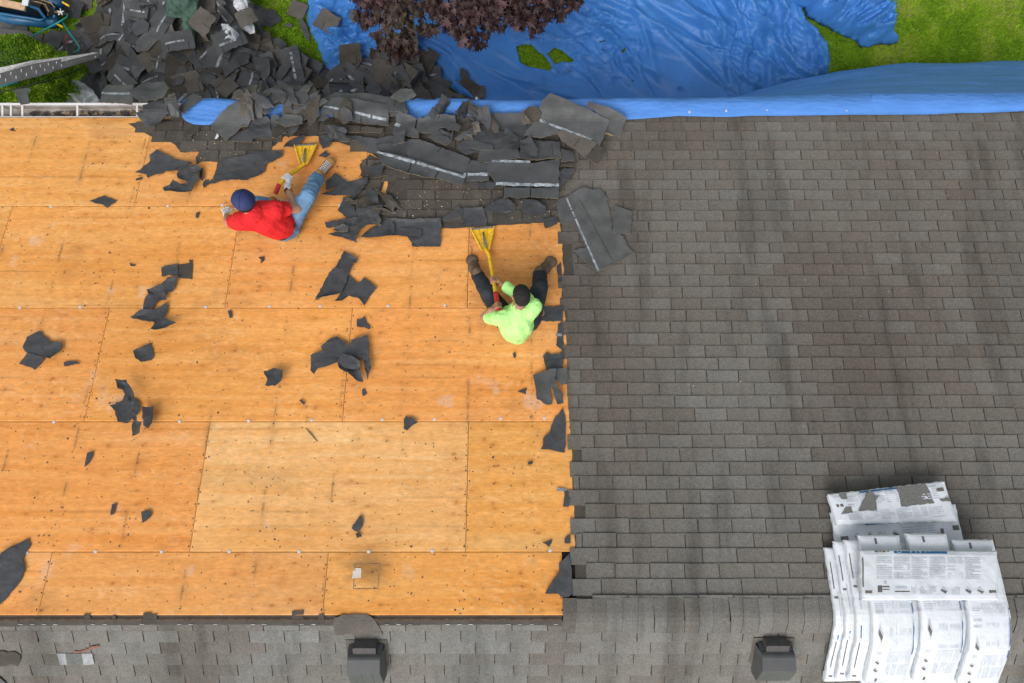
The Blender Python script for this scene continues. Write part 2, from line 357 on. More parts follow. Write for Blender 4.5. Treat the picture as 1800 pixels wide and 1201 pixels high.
for r in range(5):
    s0, s1 = sl_[r] + 0.0012, sl_[r + 1] - 0.0012
    k = math.floor((XL - j0[r]) / 2.44)
    while True:
        x0, x1 = j0[r] + k * 2.44 + 0.002, j0[r] + (k + 1) * 2.44 - 0.002; k += 1
        if x0 > at_py(1015, 600)[0]: break
        if r == 0: x1 = min(x1, at_py(990, 1060)[0] - 0.002) if x1 > 0.3 else x1
        if x1 < XL + .3: continue
        x0 = max(x0, XL)
        nx, ns = max(2, int((x1 - x0) / 0.0105)), max(2, int((s1 - s0) / 0.0105))
        gx, gs = np.meshgrid(np.linspace(x0, x1, nx), np.linspace(s0, s1, ns)); X, Sx = gx.ravel(), gs.ravel()
        fresh = (r == 1 and abs(x0 - at_py(370, 742)[0]) < .05)
        seed = r * 10 + k % 7 + 1
        C_ = ply_colour(X, Sx, seed, fresh) * np.array([rngp.uniform(.97, 1.03), rngp.uniform(.955, 1.03), rngp.uniform(.92, 1.08)])[None]
        dip = 0.0012 * (fbm(X * 2, Sx * 2, 8) - .5)
        co = np.stack([X, YR + Sx * CT + dip * ST, ZR - Sx * ST + dip * CT], 1) - np.array(house.location)[None]
        idx = np.arange(nx * ns).reshape(ns, nx)
        fa = np.stack([idx[:-1, :-1], idx[:-1, 1:], idx[1:, 1:], idx[1:, :-1]], -1).reshape(-1, 4)
        # nail heads and pulled-nail holes, and a dark sheet edge
        ex = []; exf = []; b = len(co); rn = random.Random(seed)
        def dot(x, s, rad):
            global b
            n = 6; pts = [RS(x + rad * math.cos(6.283 * i / n), s + rad * 1.0 * math.sin(6.283 * i / n), 0.0016) - house.location for i in range(n)]
            ex.extend(pts); exf.append(list(range(b, b + n))); b += n
        c0 = math.ceil(s0 / .127)
        while c0 * .127 < s1:
            xx = x0 + rn.uniform(0, .3)
            while xx < x1:
                if rn.random() < .80: dot(xx, min(s1 - .01, max(s0 + .01, c0 * .127 + rn.gauss(0, .012))), rn.uniform(.0035, .0068))
                xx += rn.choice([.15, .3, .3, .17]) * rn.uniform(.8, 1.2)
            c0 += 1
        q = math.ceil((x0 - raft0) / RAFT)
        while raft0 + q * RAFT < x1:
            ss = s0 + .05
            while ss < s1 - .02: dot(min(x1 - .012, max(x0 + .012, raft0 + q * RAFT + rn.gauss(0, .01))), ss, rn.uniform(.004, .007)); ss += rn.uniform(.12, .2)
            q += 1
        for xe in (x0 + .014, x1 - .014):
            ss = s0 + .04
            while ss < s1 - .02: dot(xe + rn.gauss(0, .003), ss, rn.uniform(.004, .0075)); ss += rn.uniform(.09, .16)
        me = bpy.data.meshes.new('plywood_sheet')
        V = np.concatenate([co, np.array([tuple(p) for p in ex])]); nf4 = len(fa); nf = nf4 + len(exf)
        per = np.concatenate([np.arange(nx), np.arange(1, ns) * nx + nx - 1, (ns - 1) * nx + np.arange(nx - 2, -1, -1), np.arange(ns - 2, 0, -1) * nx])
        nb = len(V); low = V[per] - np.array([0, ST, CT])[None] * 0.018; V = np.concatenate([V, low]); m = len(per)
        sk = np.stack([per, nb + np.arange(m), nb + (np.arange(m) + 1) % m, np.roll(per, -1)], 1)
        loops = np.concatenate([fa.ravel(), np.array(exf).ravel(), sk.ravel()]).astype(np.int32)
        tot = np.concatenate([np.full(nf4, 4), np.full(len(exf), 6), np.full(m, 4)]).astype(np.int32)
        me.vertices.add(len(V)); me.vertices.foreach_set("co", V.astype(np.float32).ravel())
        me.loops.add(len(loops)); me.loops.foreach_set("vertex_index", loops)
        me.polygons.add(len(tot)); me.polygons.foreach_set("loop_start", np.concatenate([[0], np.cumsum(tot)[:-1]]).astype(np.int32)); me.polygons.foreach_set("loop_total", tot)
        me.update(calc_edges=True)
        me.materials.append(M['ply']); me.materials.append(M['asphalt'])
        me.polygons.foreach_set("material_index", np.concatenate([np.zeros(nf4), np.ones(len(exf)), np.zeros(m)]).astype(np.int32))
        at = me.color_attributes.new("Col", 'FLOAT_COLOR', 'POINT')
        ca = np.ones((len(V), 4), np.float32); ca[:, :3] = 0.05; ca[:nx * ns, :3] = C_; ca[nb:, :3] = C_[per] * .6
        at.data.foreach_set("color", ca.ravel())
        me.validate()
        o = bpy.data.objects.new('plywood_sheet', me); COL.objects.link(o); o.parent = house
        if fresh: o["label"] = "paler, newer plywood sheet"

# --- square patch let into the plywood, with a scrap of paper stuck on it
mb = MB()
pa, pb, pc, pd = XS(624, 992), XS(668, 991), XS(664, 1035), XS(621, 1035)
for a, b2 in ((pa, pb), (pb, pc), (pc, pd), (pd, pa)):
    w = .003; L = math.hypot(b2[0] - a[0], b2[1] - a[1]); nx_, ny_ = -(b2[1] - a[1]) / L * w, (b2[0] - a[0]) / L * w
    mb.quad(RS(a[0] - nx_, a[1] - ny_, .0018), RS(b2[0] - nx_, b2[1] - ny_, .0018), RS(b2[0] + nx_, b2[1] + ny_, .0018), RS(a[0] + nx_, a[1] + ny_, .0018))
pt = mb.build('cut_patch', M['edge'], house)
mb = MB(); pl = [XS(*q) for q in ((620, 1005), (624, 999), (635, 999), (635, 1016), (619, 1017))]
pv, pf = cdt(jag(pl, .002, .02, random.Random(1)), .03, random.Random(1)); solid(mb, [RS(a, b2, .004) for a, b2 in pv], pf, .001, 0, 0, 0)
mb.build('paper_scrap', mat('old_paper', (0.62, 0.56, 0.50), .8, nscale=30, namt=.15), house)

# --- old shingles: each tab of each course laid on the one below
REM_L = [(218 + 8, 218), (290, 210), (322, 205), (470, 205), (560, 190), (640, 200), (700, 200), (985, 195), (985, 388), (955, 392), (840, 398), (800, 402), (690, 395), (640, 385), (610, 388), (600, 360), (648, 322), (668, 322), (676, 318), (668, 345), (680, 345), (682, 318), (640, 318), (632, 290), (650, 272), (668, 280), (640, 265), (600, 252), (560, 240), (500, 240), (484, 256), (465, 266), (444, 268), (442, 282), (386, 286), (358, 282), (346, 290), (344, 278), (352, 266), (318, 268), (308, 255), (300, 250), (281, 249)]
REM_XS = [XS(*p) for p in REM_L]
EDGE = [(205, 985), (395, 978), (430, 983), (480, 985), (520, 981), (560, 988), (600, 990), (640, 992), (700, 995), (760, 997), (800, 1000), (850, 1000), (900, 1003), (1000, 1005), (1060, 1006)]
def edge_x(s):
    e = [(XS(x, y)[1], XS(x, y)[0]) for y, x in EDGE]
    e.sort()
    return float(np.interp(s, [a for a, _ in e], [b for _, b in e]))
TAB, EXPO = 0.3048, 0.1275
rs = random.Random(11)
def tab_col(x, s):
    n = float(fbm(np.array([x * .5]), np.array([s * .45]), 21, 3)[0]); stv = float(vn(np.array([x * 2.2 + s * .35]), np.array([s * .35]), 23)[0])
    far = min(1, max(0, (s - .4) / 4.0)); left = min(1, max(0, (1.6 - x) / 2.0))
    cool = np.array([.176, .178, .168]); warm = np.array([.138, .120, .101]); brn = np.array([.112, .095, .080])
    k = rs.random(); f = min(1, max(0, .25 + .55 * far + .25 * left + (n - .5) * 1.3 + (k - .5) * 0.42))
    c = cool * (1 - f) + warm * f
    c = c + (brn - c) * sst(.60, .82, np.array(stv)) * .55
    return c * rs.uniform(.96, 1.04)
def lay_tab(mb, x0, x1, s_top, s_low, sgn, c, base=.004, lift=.0075):
    """one tab: its butt (s_low) stands proud of the course below"""
    w = [rs.gauss(0, .0016) for _ in range(4)]
    nseg = 2
    top = [RS(x0 + (x1 - x0) * k / nseg, sgn * (s_top), base) for k in range(nseg + 1)]
    low = [RS(x0 + (x1 - x0) * k / nseg + (w[0] if k == 0 else w[1] if k == nseg else 0), sgn * (s_low + w[2]), base + lift + abs(w[3])) for k in range(nseg + 1)]
    bot = [RS(x0 + (x1 - x0) * k / nseg, sgn * (s_low + w[2] + .002), base - .002) for k in range(nseg + 1)]  # asphalt butt edge; its dark face also paints the shade line under each course
    n = nseg + 1; fs = []; ms = []
    for k in range(nseg):
        q = (k, k + 1, n + k + 1, n + k); fs.append(q[::-1] if sgn > 0 else q); ms.append(0)
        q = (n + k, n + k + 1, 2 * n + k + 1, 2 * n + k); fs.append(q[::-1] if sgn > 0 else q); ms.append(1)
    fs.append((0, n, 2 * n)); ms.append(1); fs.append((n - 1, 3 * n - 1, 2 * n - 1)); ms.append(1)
    v = vn(np.array([x0 * 9, x1 * 9]), np.array([s_low * 3, s_low * 3]), 7)
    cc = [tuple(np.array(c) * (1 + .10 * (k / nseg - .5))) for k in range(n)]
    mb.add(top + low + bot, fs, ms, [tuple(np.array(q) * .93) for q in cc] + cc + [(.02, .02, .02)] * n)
def interval(x0, x1, s, inside):
    """the stretch of a tab that still lies on the roof"""
    n = 13; ok = [inside(x0 + (x1 - x0) * i / (n - 1), s) for i in range(n)]
    if all(ok): return x0, x1
    if not any(ok): return None
    i0 = ok.index(True); i1 = i0
    while i1 + 1 < n and ok[i1 + 1]: i1 += 1
    if i1 - i0 < 2: return None
    return x0 + (x1 - x0) * i0 / (n - 1), x0 + (x1 - x0) * i1 / (n - 1)
def field(name, inside, xa, xb, s_lo, s_hi, sgn, dim=1.0, base=.004, lift=.0075, slot=.0045):
    ph = .0625 if sgn > 0 else 0.0; mb = MB(); k = math.floor(s_lo / EXPO)
    while k * EXPO < s_hi:
        a, b2 = k * EXPO + ph, (k + 1) * EXPO + ph
        off = (k % 2) * TAB / 2 + 0.016 * math.sin(k * 2.1) + (k // 6) * .021
        x = math.floor((xa - off) / TAB) * TAB + off; shade = rs.uniform(.97, 1.03)
        while x < xb:
            iv = interval(x + slot, x + TAB - slot, (a + b2) / 2, inside)
            c = tab_col(x + .15, b2) * dim * shade
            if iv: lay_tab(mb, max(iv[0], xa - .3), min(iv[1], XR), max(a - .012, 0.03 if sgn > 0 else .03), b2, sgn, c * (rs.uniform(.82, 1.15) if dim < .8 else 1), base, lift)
            x += TAB
        k += 1
    return mb.build(name, [M['shingle'], M['asphalt']], house)
GAPS = [(XS(975, 420), XS(1005, 450)), (XS(983, 452), XS(1006, 478)), (XS(1000, 787), XS(1022, 808)), (XS(1000, 890), XS(1027, 912)), (XS(1003, 992), XS(1028, 1018))]
def in_main(x, s):
    if x < edge_x(s) + .022 * math.sin(s * 23) + .012 * math.sin(s * 61): return False
    return not any(g[0][0] < x < g[1][0] and min(g[0][1], g[1][1]) < s < max(g[0][1], g[1][1]) for g in GAPS)
def rim(x, s): return inpoly(x, s, REM_XS)
sh1 = field('shingle_field', in_main, at_py(960, 600)[0], XR, .14, S_EAVE + .02, 1)
sh2 = field('remaining_shingles', rim, REM_XS[0][0] - .6, at_py(985, 300)[0], 3.9, S_EAVE + .02, 1, .70, .005, .011, .0065)
sh2["label"] = "dark patch of old shingles not yet stripped"
sh3 = field('far_slope_shingles', lambda x, s: True, XL, XR, .127, S_EAVE, -1, 1.12)  # tab colour raised to paint in the stronger sun on this slope
# underlay beneath the shingles
mb = MB()
pts = [XS(x + 6, y) for y, x in EDGE]; pts.sort(key=lambda q: q[1])
ply_ = [(XR, .03)] + [(XR, S_EAVE)] + [(q[0], q[1]) for q in pts[::-1]] + [(pts[0][0], .03)]
pv, pf = cdt(jag(ply_[2:-1] + [(pts[0][0], .03), (XR, .03), (XR, S_EAVE)], .004, .05, random.Random(3)), .6, random.Random(3))
solid(mb, [RS(a, b2, .0035) for a, b2 in pv], pf, .002, 0, 0, 0)
pv, pf = cdt(jag(REM_XS, .005, .05, random.Random(4)), .3, random.Random(4))
solid(mb, [RS(a, b2, .0045) for a, b2 in pv], pf, .002, 0, 0, 0)
q = [RS(x, s, .0035) for x, s in ((XL, -.10), (XR, -.10), (XR, -S_EAVE), (XL, -S_EAVE))]; mb.add(q, [(3, 2, 1, 0)])
mb.build('underlay', M['gran_d'], house)
# bare course along the stripped ridge, torn tab stubs hanging over it
mb = MB(); xe = at_py(988, 1095)[0]; x = XL
while x < xe:
    x2 = min(x + rs.uniform(.5, 1.1), xe)
    mb.add([RS(x, .030, -.008), RS(x2, .030, -.008), RS(x2, -.02, -.008), RS(x, -.02, -.008)], [(3, 2, 1, 0)], 0)
    q = .010 + rs.uniform(0, .006)
    mb.add([RS(x, -.018, q), RS(x2, -.018, q), RS(x2, -.135, .006), RS(x, -.135, .006), RS(x, -.010, -.004), RS(x2, -.010, -.004)], [(3, 2, 1, 0), (0, 1, 5, 4)], [0, 1]); x = x2 + .002
mb.build('bare_ridge_course', [M['gran_d'], M['edge']], house)
for px, w in ((148, .055), (198, .03), (252, .07), (266, .05), (513, .1), (560, .05)):
    mb = MB(); a = XS(px, 1090)[0]; mb.add([RS(a, .006 + w * .5, .010), RS(a + w, .006 + w * .55, .010), RS(a + w, -.05, .016), RS(a, -.05, .016)], [(3, 2, 1, 0)]); mb.build('torn_ridge_stub', M['gran_d'], house)
# silvery dashes of old sealing spots along the bare course
mb = MB(); x = XL
while x < at_py(985, 1100)[0]:
    mb.quad(RS(x, -.060, .0135), RS(x + .035, -.060, .0135), RS(x + .035, -.053, .0138), RS(x, -.053, .0138)); x += rs.choice([.1, .1, .21, .32])
mb.build('sealing_spots', M['seal'], house)
# ridge caps
mb = MB(); x = at_py(990, 1085)[0]; w = .1295; k = 0
while x < XR:
    n = 9; c = tab_col(x, .3) * 1.04 * rs.uniform(.9, 1.1); base = .020
    if k % 3 == 0: c = c * .92
    row = []; jt = rs.gauss(0, .004); tw = rs.gauss(0, .003)
    for xx, h in ((x - .004, .0235), (x + w, .0165), (x - .004, .012)):
        row.append([RS(xx + (jt + tw * j * .5 if xx < x else 0), .158 - .305 * j / (n - 1) + jt, h + .0015 * math.sin(k * 1.7)) for j in range(n)])
    vs = row[0] + row[1] + row[2]; fs = []; ms = []
    for j in range(n - 1):
        fs.append((j, j + 1, n + j + 1, n + j)); ms.append(0); fs.append((j + 1, j, 2 * n + j, 2 * n + j + 1)); ms.append(1)
    fs.append((0, n, 2 * n)); ms.append(1)
    mb.add(vs, fs, ms, [tuple(c)] * len(vs)); x += w; k += 1
mb.build('ridge_caps', [M['shingle'], M['asphalt']], house)
# doubled course just under the caps
mb = MB(); x = at_py(1040, 1045)[0]
while x < XR:
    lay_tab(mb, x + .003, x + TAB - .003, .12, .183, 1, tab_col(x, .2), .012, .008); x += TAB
mb.build('top_course', [M['shingle'], M['asphalt']], house)
# gutter with its hangers
mb = MB(); gy0, gy1 = yE + .012, yE + .150; gz = zE - .02
prof = [(gy0, gz), (gy0, gz - .10), (gy0 + .07, gz - .115), (gy1 - .015, gz - .10), (gy1 - .01, gz - .03), (gy1, gz), (gy1 + .014, gz), (gy1 + .016, gz - .012)]
vs = []; fs = []
for x in (XL, XR):
    for (y, z) in prof: vs.append(Vector((x, y, z)))
for y_ in (0,):
    for i in range(len(prof) - 1): fs.append((i, i + 1, len(prof) + i + 1, len(prof) + i))
mb.add(vs, fs); mb.quad(Vector((XL, gy0 - .03, gz + .004)), Vector((XR, gy0 - .03, gz + .004)), Vector((XR, gy0 + .006, gz - .002)), Vector((XL, gy0 + .006, gz - .002)))
gut = mb.build('gutter', mat('dirty_gutter', (.30, .27, .235), .7, nscale=7, namt=.35), house)
mb = MB(); mb.box((0, gy1 + .004, gz + .003), (XR - XL, .026, .010)); mb.box((0, gy0 - .014, gz + .009), (XR - XL, .030, .006)); mb.build('gutter_lip', M['white'], gut)
for px in (3, 18, 38, 135, 240):
    mb = MB(); x = XH(px, CAMH - gz); mb.box((x, (gy0 + gy1) / 2, gz - .012), (.022, .142, .006)); mb.build('hanger', M['white'], gut)
mb = MB(); rr_ = random.Random(9)
for k in range(70):
    a = XH(rr_.uniform(60, 270), 7.8); r = rr_.uniform(.015, .06); th = rr_.uniform(0, 3)
    mb.add([Vector((a + r * math.cos(th + i * 1.57) * rr_.uniform(.6, 1.3), gy0 + .065 + rr_.uniform(-.02, .02) + .5 * r * math.sin(th + i * 1.57), gz - .085 + k * .0004)) for i in range(4)], [(0, 1, 2, 3)], k % 3)
tag(mb.build('gutter_litter', [M['gran_d'], M['edge'], M['asphalt']], None), kind='stuff')
# roof vents on the far slope
def vent(px, py, label):
    x, s = XS(px, py); s0 = s
    r = bpy.data.objects.new('roof_vent', None); COL.objects.link(r); r.parent = house; r.location = RS(x, s, 0) - house.location
    if label: r["label"] = label
    w = .148
    mb = MB(); mb.add([RS(x - .18, s + .085, .019), RS(x + .18, s + .085, .019), RS(x + .18, s - .2, .024), RS(x - .18, s - .2, .024)], [(3, 2, 1, 0)]); mb.build('flashing', M['gran'], r)
    mb = MB()                                                   # neck
    q = [RS(x + a * w * .66, s + b2, h) for h in (.015, .12) for (a, b2) in ((-1, .095), (1, .095), (1, -.12), (-1, -.12))]
    mb.add(q, [(4, 5, 6, 7)[::-1], (0, 1, 5, 4)[::-1], (1, 2, 6, 5)[::-1], (2, 3, 7, 6)[::-1], (3, 0, 4, 7)[::-1]]); mb.build('neck', M['ventd'], r)
    mb = MB()                                                   # hood: slanted top, ribbed front lip, flared skirt
    rows = [(.030, .120, .97), (.022, .150, .955), (.010, .165, .95), (-.085, .215, .965), (-.100, .213, .97), (-.285, .130, 1.0), (-.292, .095, 1.0)]
    xs_ = [-1, -.97, -.5, -.47, -.18, -.15, .15, .18, .47, .5, .97, 1]
    vs = []; fs = []
    for i, (b2, h, tw) in enumerate(rows):
        for xx in xs_:
            g = .004 if (abs(xx) in (.5, .15) and i >= 4) else 0
            vs.append(RS(x + xx * w * tw, s + b2, h - (.006 if abs(xx) == 1 else 0) - g))
    n = len(xs_)
    for i in range(len(rows) - 1):
        for k in range(n - 1): fs.append((i * n + k, i * n + k + 1, (i + 1) * n + k + 1, (i + 1) * n + k)[::-1])
    b0 = len(vs)                                                # side skirts
    for sd, k in ((-1, 0), (1, n - 1)):
        q = len(vs)
        for i, (b2, h, tw) in enumerate(rows): vs.append(RS(x + sd * w * 1.06, s + b2 * .98, min(h, .028)))
        for i in range(len(rows) - 1):
            f = (i * n + k, (i + 1) * n + k, q + i + 1, q + i); fs.append(f if sd > 0 else f[::-1])
    q = len(vs); vs += [RS(x - w, s + .052, .03), RS(x + w, s + .052, .03)]; fs.append((0, n - 1, q + 1, q))
    mb.add(vs, [f[::-1] for f in fs]); mb.build('hood', M['vent'], r)
    mb = MB(); mb.tube([RS(x, s - .135, .118), RS(x, s - .137, .128)], [.03, .02], 14); mb.build('boss', M['vent'], r)
vent(646, 1136, "roof vent below the torn shingle tongue at the stripped ridge")
vent(1357, 1132, "roof vent beside the white shingle bundles")
# cap nails on the sheet seams
cap = None
for px, py in ((35, 541), (141, 540), (252, 541), (362, 540), (474, 539), (563, 538.5), (682, 538), (782, 537), (955, 537), (95, 742), (316, 741), (437, 740), (548, 739), (672, 738), (764, 737.5), (880, 736), (957, 736), (47, 972), (168, 970), (284, 970), (403, 970), (526, 970), (648, 970), (760, 969), (967, 968), (90, 364), (295, 362), (391, 361), (597, 361)):
    x, s = XS(px, py)
    if cap is None:
        mb = MB(); o0 = house.location
        n = 10; ring = [(.0150, .002), (.014, .0045), (.007, .003), (.0065, .006)]
        vs = []; fs = []
        for (rad, h) in ring:
            for i in range(n): vs.append(RS(x + rad * math.cos(6.283 * i / n), s + rad * math.sin(6.283 * i / n), h))
        for a in range(3):
            for i in range(n): fs.append((a * n + i, (a + 1) * n + i, (a + 1) * n + (i + 1) % n, a * n + (i + 1) % n))
        fs.append(tuple(range(3 * n, 4 * n))[::-1]); mb.add(vs, [f[::-1] for f in fs]); cap = mb.build('cap_nail', M['galv'], house); capx = (x, s)
    else:
        c = cap.copy(); COL.objects.link(c); c.parent = house; c.location = RS(x, s) - RS(*capx)
# little repairs on the far slope
mb = MB(); q = [XS(*p) for p in ((102, 1146), (119, 1146), (119, 1166), (104, 1166))]
for pl, mi, col in ((((102, 1146), (117, 1146), (120, 1166), (108, 1166)), 0, (.30, .31, .32)), (((117, 1146), (146, 1146), (149, 1166), (120, 1166)), 0, (.14, .145, .14)), (((146, 1146), (164, 1146), (168, 1165), (149, 1166)), 0, (.31, .32, .33))):
    q = [XS(*p) for p in pl]; mb.add([RS(a, b2, .019) for a, b2 in q], [(3, 2, 1, 0)], 0, col)
mb.build('patch_shingle', [M['shingle']], house)["label"] = "pale and dark grey replacement shingle tab"
# ------------------------------------------------------------------ torn pieces lying on the roof, one object each
Z5 = lambda p: (220 + p[0] / 6, 180 + p[1] / 6)
Z1 = lambda p: (p[0] / 4, p[1] / 4)
Z2 = lambda p: (400 + p[0] / 4, p[1] / 4)
Z8 = lambda p: (560 + p[0] / 4.62, 180 + p[1] / 4.62)
ZA = lambda p: (820 + p[0] / 3.753, 170 + p[1] / 3.753)
ZP = lambda p: (p[0] / 2.858, 380 + p[1] / 2.858)
ZQ = lambda p: (440 + p[0] / 3.3375, 420 + p[1] / 3.3375)
Z6 = lambda p: (880 + p[0] / 4.29, 540 + p[1] / 4.29)
Z7 = lambda p: (880 + p[0] / 4.29, 800 + p[1] / 4.29)
ZF = lambda p: p
KINDS = {'felt': ('felt', 'felt', 'felt', .003), 'under': ('under', 'gran', 'edge', .0045), 'dusty': ('under2', 'gran', 'edge', .0045),
         'gran': ('gran', 'under', 'edge', .0045), 'grand': ('gran_d', 'under', 'edge', .0045)}
def bend(a, b, h, bends):
    for (p0, p1, r, mx) in bends:                           # line p0-p1; what lies left of it rolls up
        dx, dy = p1[0] - p0[0], p1[1] - p0[1]; L = math.hypot(dx, dy); nx, ny = -dy / L, dx / L
        d = (a - p0[0]) * nx + (b - p0[1]) * ny
        if d > 0:
            an = min(d / r, mx); rest = max(0, d - r * mx)
            nd = (r - h) * math.sin(an) + rest * math.cos(an); nh = r - (r - h) * math.cos(an) + rest * math.sin(an)
            a += nx * (nd - d); b += ny * (nd - d); h = nh
    return a, b, h
def piece(name, kind, zf, poly, h, label, cat, group=None, amp=.006, lift=None, bends=(), seal=None, slots=(), sp=.035, jg=.004, wav=5.0, step=.03):
    rng = random.Random(hash(label) % 1000 if False else sum(ord(c) for c in label))
    P2 = [XS(*zf(p)) for p in poly]; sd = rng.uniform(0, 50)
    B = [(XS(*zf(b[0])), XS(*zf(b[1])), b[2], b[3]) for b in bends]
    lf = None; edge_curl = {'felt': .045, 'under': .022, 'dusty': .018}.get(kind, .012)
    if group == GE: edge_curl *= .5
    edge_curl *= min(1.0, min(max(p[0] for p in P2) - min(p[0] for p in P2), max(p[1] for p in P2) - min(p[1] for p in P2)) / .30) ** 1.5
    if lift:
        a, c = XS(*zf(lift[0])), XS(*zf(lift[1])); dx, dy = c[0] - a[0], c[1] - a[1]; LL = dx * dx + dy * dy; lf = (a, dx / LL, dy / LL, lift[2])
    def surf(a, b, extra=0.0):
        hh = h + 1.4 * amp * float(fbm(np.array([a * wav + sd]), np.array([b * wav + sd]), 4, 3)[0]) * 2 + extra
        if kind == 'felt': rg_ = float(ridged(np.array([a * 3.3 + b * 2 + sd]), np.array([b * 6 - a * 1.5 + sd]), 8, 2)[0]); hh += (.006 + amp * .9) * rg_
        if edge_curl: hh += edge_curl * max(0.0, float(vn(np.array([a * 4 + sd * 3]), np.array([b * 4 + sd]), 6)[0]) - .40) * 2 * math.exp(-pdist(a, b, P2) / .04)
        if group == GQ: hh += .055 * float(sst(S_EAVE - .16, S_EAVE, np.array(b)))
        if lf:
            t = max(0, (a - lf[0][0]) * lf[1] + (b - lf[0][1]) * lf[2]); hh += lf[3] * t * t if t < 1 else lf[3] * (2 * t - 1)
        a, b, hh = bend(a, b, hh, B)
        return RS(a, b, hh)
    mb = MB(); mt, mk, me_, th = KINDS[kind]
    pv, pf = cdt(jag(P2, jg, step, rng), sp, rng)
    solid(mb, [surf(a, b) for a, b in pv], pf, th)
    mats = [M[mt], M[mk], M[me_], M['dark']]
    for (p0, p1, w) in slots:
        a, c = XS(*zf(p0)), XS(*zf(p1)); L = math.hypot(c[0] - a[0], c[1] - a[1]); nx, ny = -(c[1] - a[1]) / L * w / 2, (c[0] - a[0]) / L * w / 2; n = max(2, int(L / .03))
        for i in range(n):
            q = [(a[0] + (c[0] - a[0]) * t / n, a[1] + (c[1] - a[1]) * t / n) for t in (i, i + 1)]
            f = [surf(q[0][0] - nx, q[0][1] - ny, .0016), surf(q[1][0] - nx, q[1][1] - ny, .0016), surf(q[1][0] + nx, q[1][1] + ny, .0016), surf(q[0][0] + nx, q[0][1] + ny, .0016)]
            mb.quad(*f, 3)
    o = mb.build(name, mats, None)
    tag(o, label, cat, group)
    if seal:
        for (p0, p1, w) in (seal if isinstance(seal[0][0], tuple) else [seal]):
            ms = MB(); a, c = XS(*zf(p0)), XS(*zf(p1)); L = math.hypot(c[0] - a[0], c[1] - a[1]); nx, ny = -(c[1] - a[1]) / L * w / 2, (c[0] - a[0]) / L * w / 2; n = max(3, int(L / .022)); lastw = 1
            for i in range(n):
                if rng.random() < .03: continue
                q = [(a[0] + (c[0] - a[0]) * t / n, a[1] + (c[1] - a[1]) * t / n) for t in (i, i + 1)]; w1 = rng.uniform(.65, 1.15)
                ms.quad(surf(q[0][0] - nx * lastw, q[0][1] - ny * lastw, .0022), surf(q[1][0] - nx * w1, q[1][1] - ny * w1, .0022), surf(q[1][0] + nx * w1, q[1][1] + ny * w1, .0022), surf(q[0][0] + nx * lastw, q[0][1] + ny * lastw, .0022)); lastw = w1
            ms.build('seal_strip', M['seal'], o)
    return o
GP, GQ = 'torn felt scraps lying on the bare plywood', 'stripped shingles heaped along the eave'
GE = 'scraps left along the edge of the old shingles'
FS, SH = 'felt_scrap', 'torn_shingle'
fsx = lambda zf, poly, label, h=.002, group=GP, **k: piece(FS, 'felt', zf, poly, h, label, 'felt scrap', group, **k)
# on the open plywood
fsx(Z5, [(110, 750), (180, 720), (200, 680), (270, 630), (265, 570), (350, 510), (430, 560), (500, 590), (620, 640), (745, 683), (700, 712), (600, 760), (520, 740), (430, 733), (345, 795), (415, 732), (300, 778), (250, 812), (230, 770)], "large black felt scrap up-left of the worker in red, pointed at its left end", amp=.012, lift=((400, 640), (740, 690), .03))
fsx(Z5, [(600, 740), (650, 710), (780, 700), (830, 740), (800, 800), (800, 850), (760, 900), (730, 970), (590, 1005), (470, 1000), (445, 960), (520, 930), (550, 870), (620, 910), (690, 890), (660, 860), (600, 850), (575, 800)], "ragged S-shaped felt scrap above the cap of the worker in red", amp=.02, h=.004, lift=((660, 800), (540, 990), .03))
fsx(Z5, [(790, 720), (830, 705), (905, 740), (885, 800), (855, 840), (815, 835), (795, 790)], "small curled felt roll beside the large flat felt sheet", h=.012, amp=.01, bends=[((830, 705), (820, 835), .035, 2.2)])
fsx(Z5, [(980, 640), (1040, 615), (1210, 600), (1340, 560), (1350, 520), (1500, 520), (1665, 520), (1655, 590), (1500, 660), (1480, 690), (1485, 740), (1430, 780), (1330, 820), (1310, 842), (1000, 850), (935, 820), (960, 740), (972, 680)], "wide flat black felt sheet left of the worker in red's yellow shovel", amp=.008)
fsx(Z5, [(1000, 615), (1060, 590), (1215, 600), (1210, 690), (1170, 720), (1030, 718)], "square granule-faced shingle tab left on the wide felt sheet", h=.012, amp=.004) if False else None
piece(SH, 'grand', Z5, [(1010, 615), (1060, 590), (1215, 600), (1210, 690), (1170, 720), (1030, 715)], .011, "square gritty shingle tab left on the wide flat felt sheet", 'shingle', GP, amp=.003)
fsx(Z5, [(830, 850), (860, 820), (900, 850), (930, 815), (945, 840), (1000, 850), (960, 870), (905, 870), (870, 885), (838, 915), (825, 885)], "shredded felt crumbs at the lower left tip of the wide felt sheet", amp=.012, h=.004)
fsx(Z5, [(118, 815), (185, 795), (180, 822), (122, 833)], "tiny felt strip under the pointed left end of the large scrap")
fsx(ZF, [(160, 356), (176, 349), (185, 345), (194, 349), (207, 354), (195, 362), (190, 367), (182, 361), (170, 360)], "small star-shaped felt scrap alone on the upper left plywood")
fsx(ZP, [(120, 660), (140, 610), (205, 580), (265, 640), (320, 640), (320, 680), (270, 725), (235, 715), (205, 700), (150, 695), (135, 685)], "broad felt scrap at the far left of the plywood", amp=.008)
fsx(ZP, [(100, 745), (145, 692), (205, 705), (233, 715), (180, 775), (150, 760)], "pale-topped felt piece tucked under the broad scrap at the far left", amp=.006, h=.003)
fsx(ZP, [(325, 735), (380, 730), (407, 745), (325, 755)], "small flat felt sliver right of the broad scrap at the far left")
fsx(ZP, [(815, 262), (895, 243), (895, 302), (860, 298), (815, 306)], "felt half of the rectangular piece above the chain of felt scraps", h=.003)
piece(SH, 'grand', ZP, [(888, 247), (955, 236), (950, 222), (970, 222), (966, 320), (900, 312)], .004, "gritty rectangular shingle tab above the chain of felt scraps", 'shingle', GP, amp=.003)
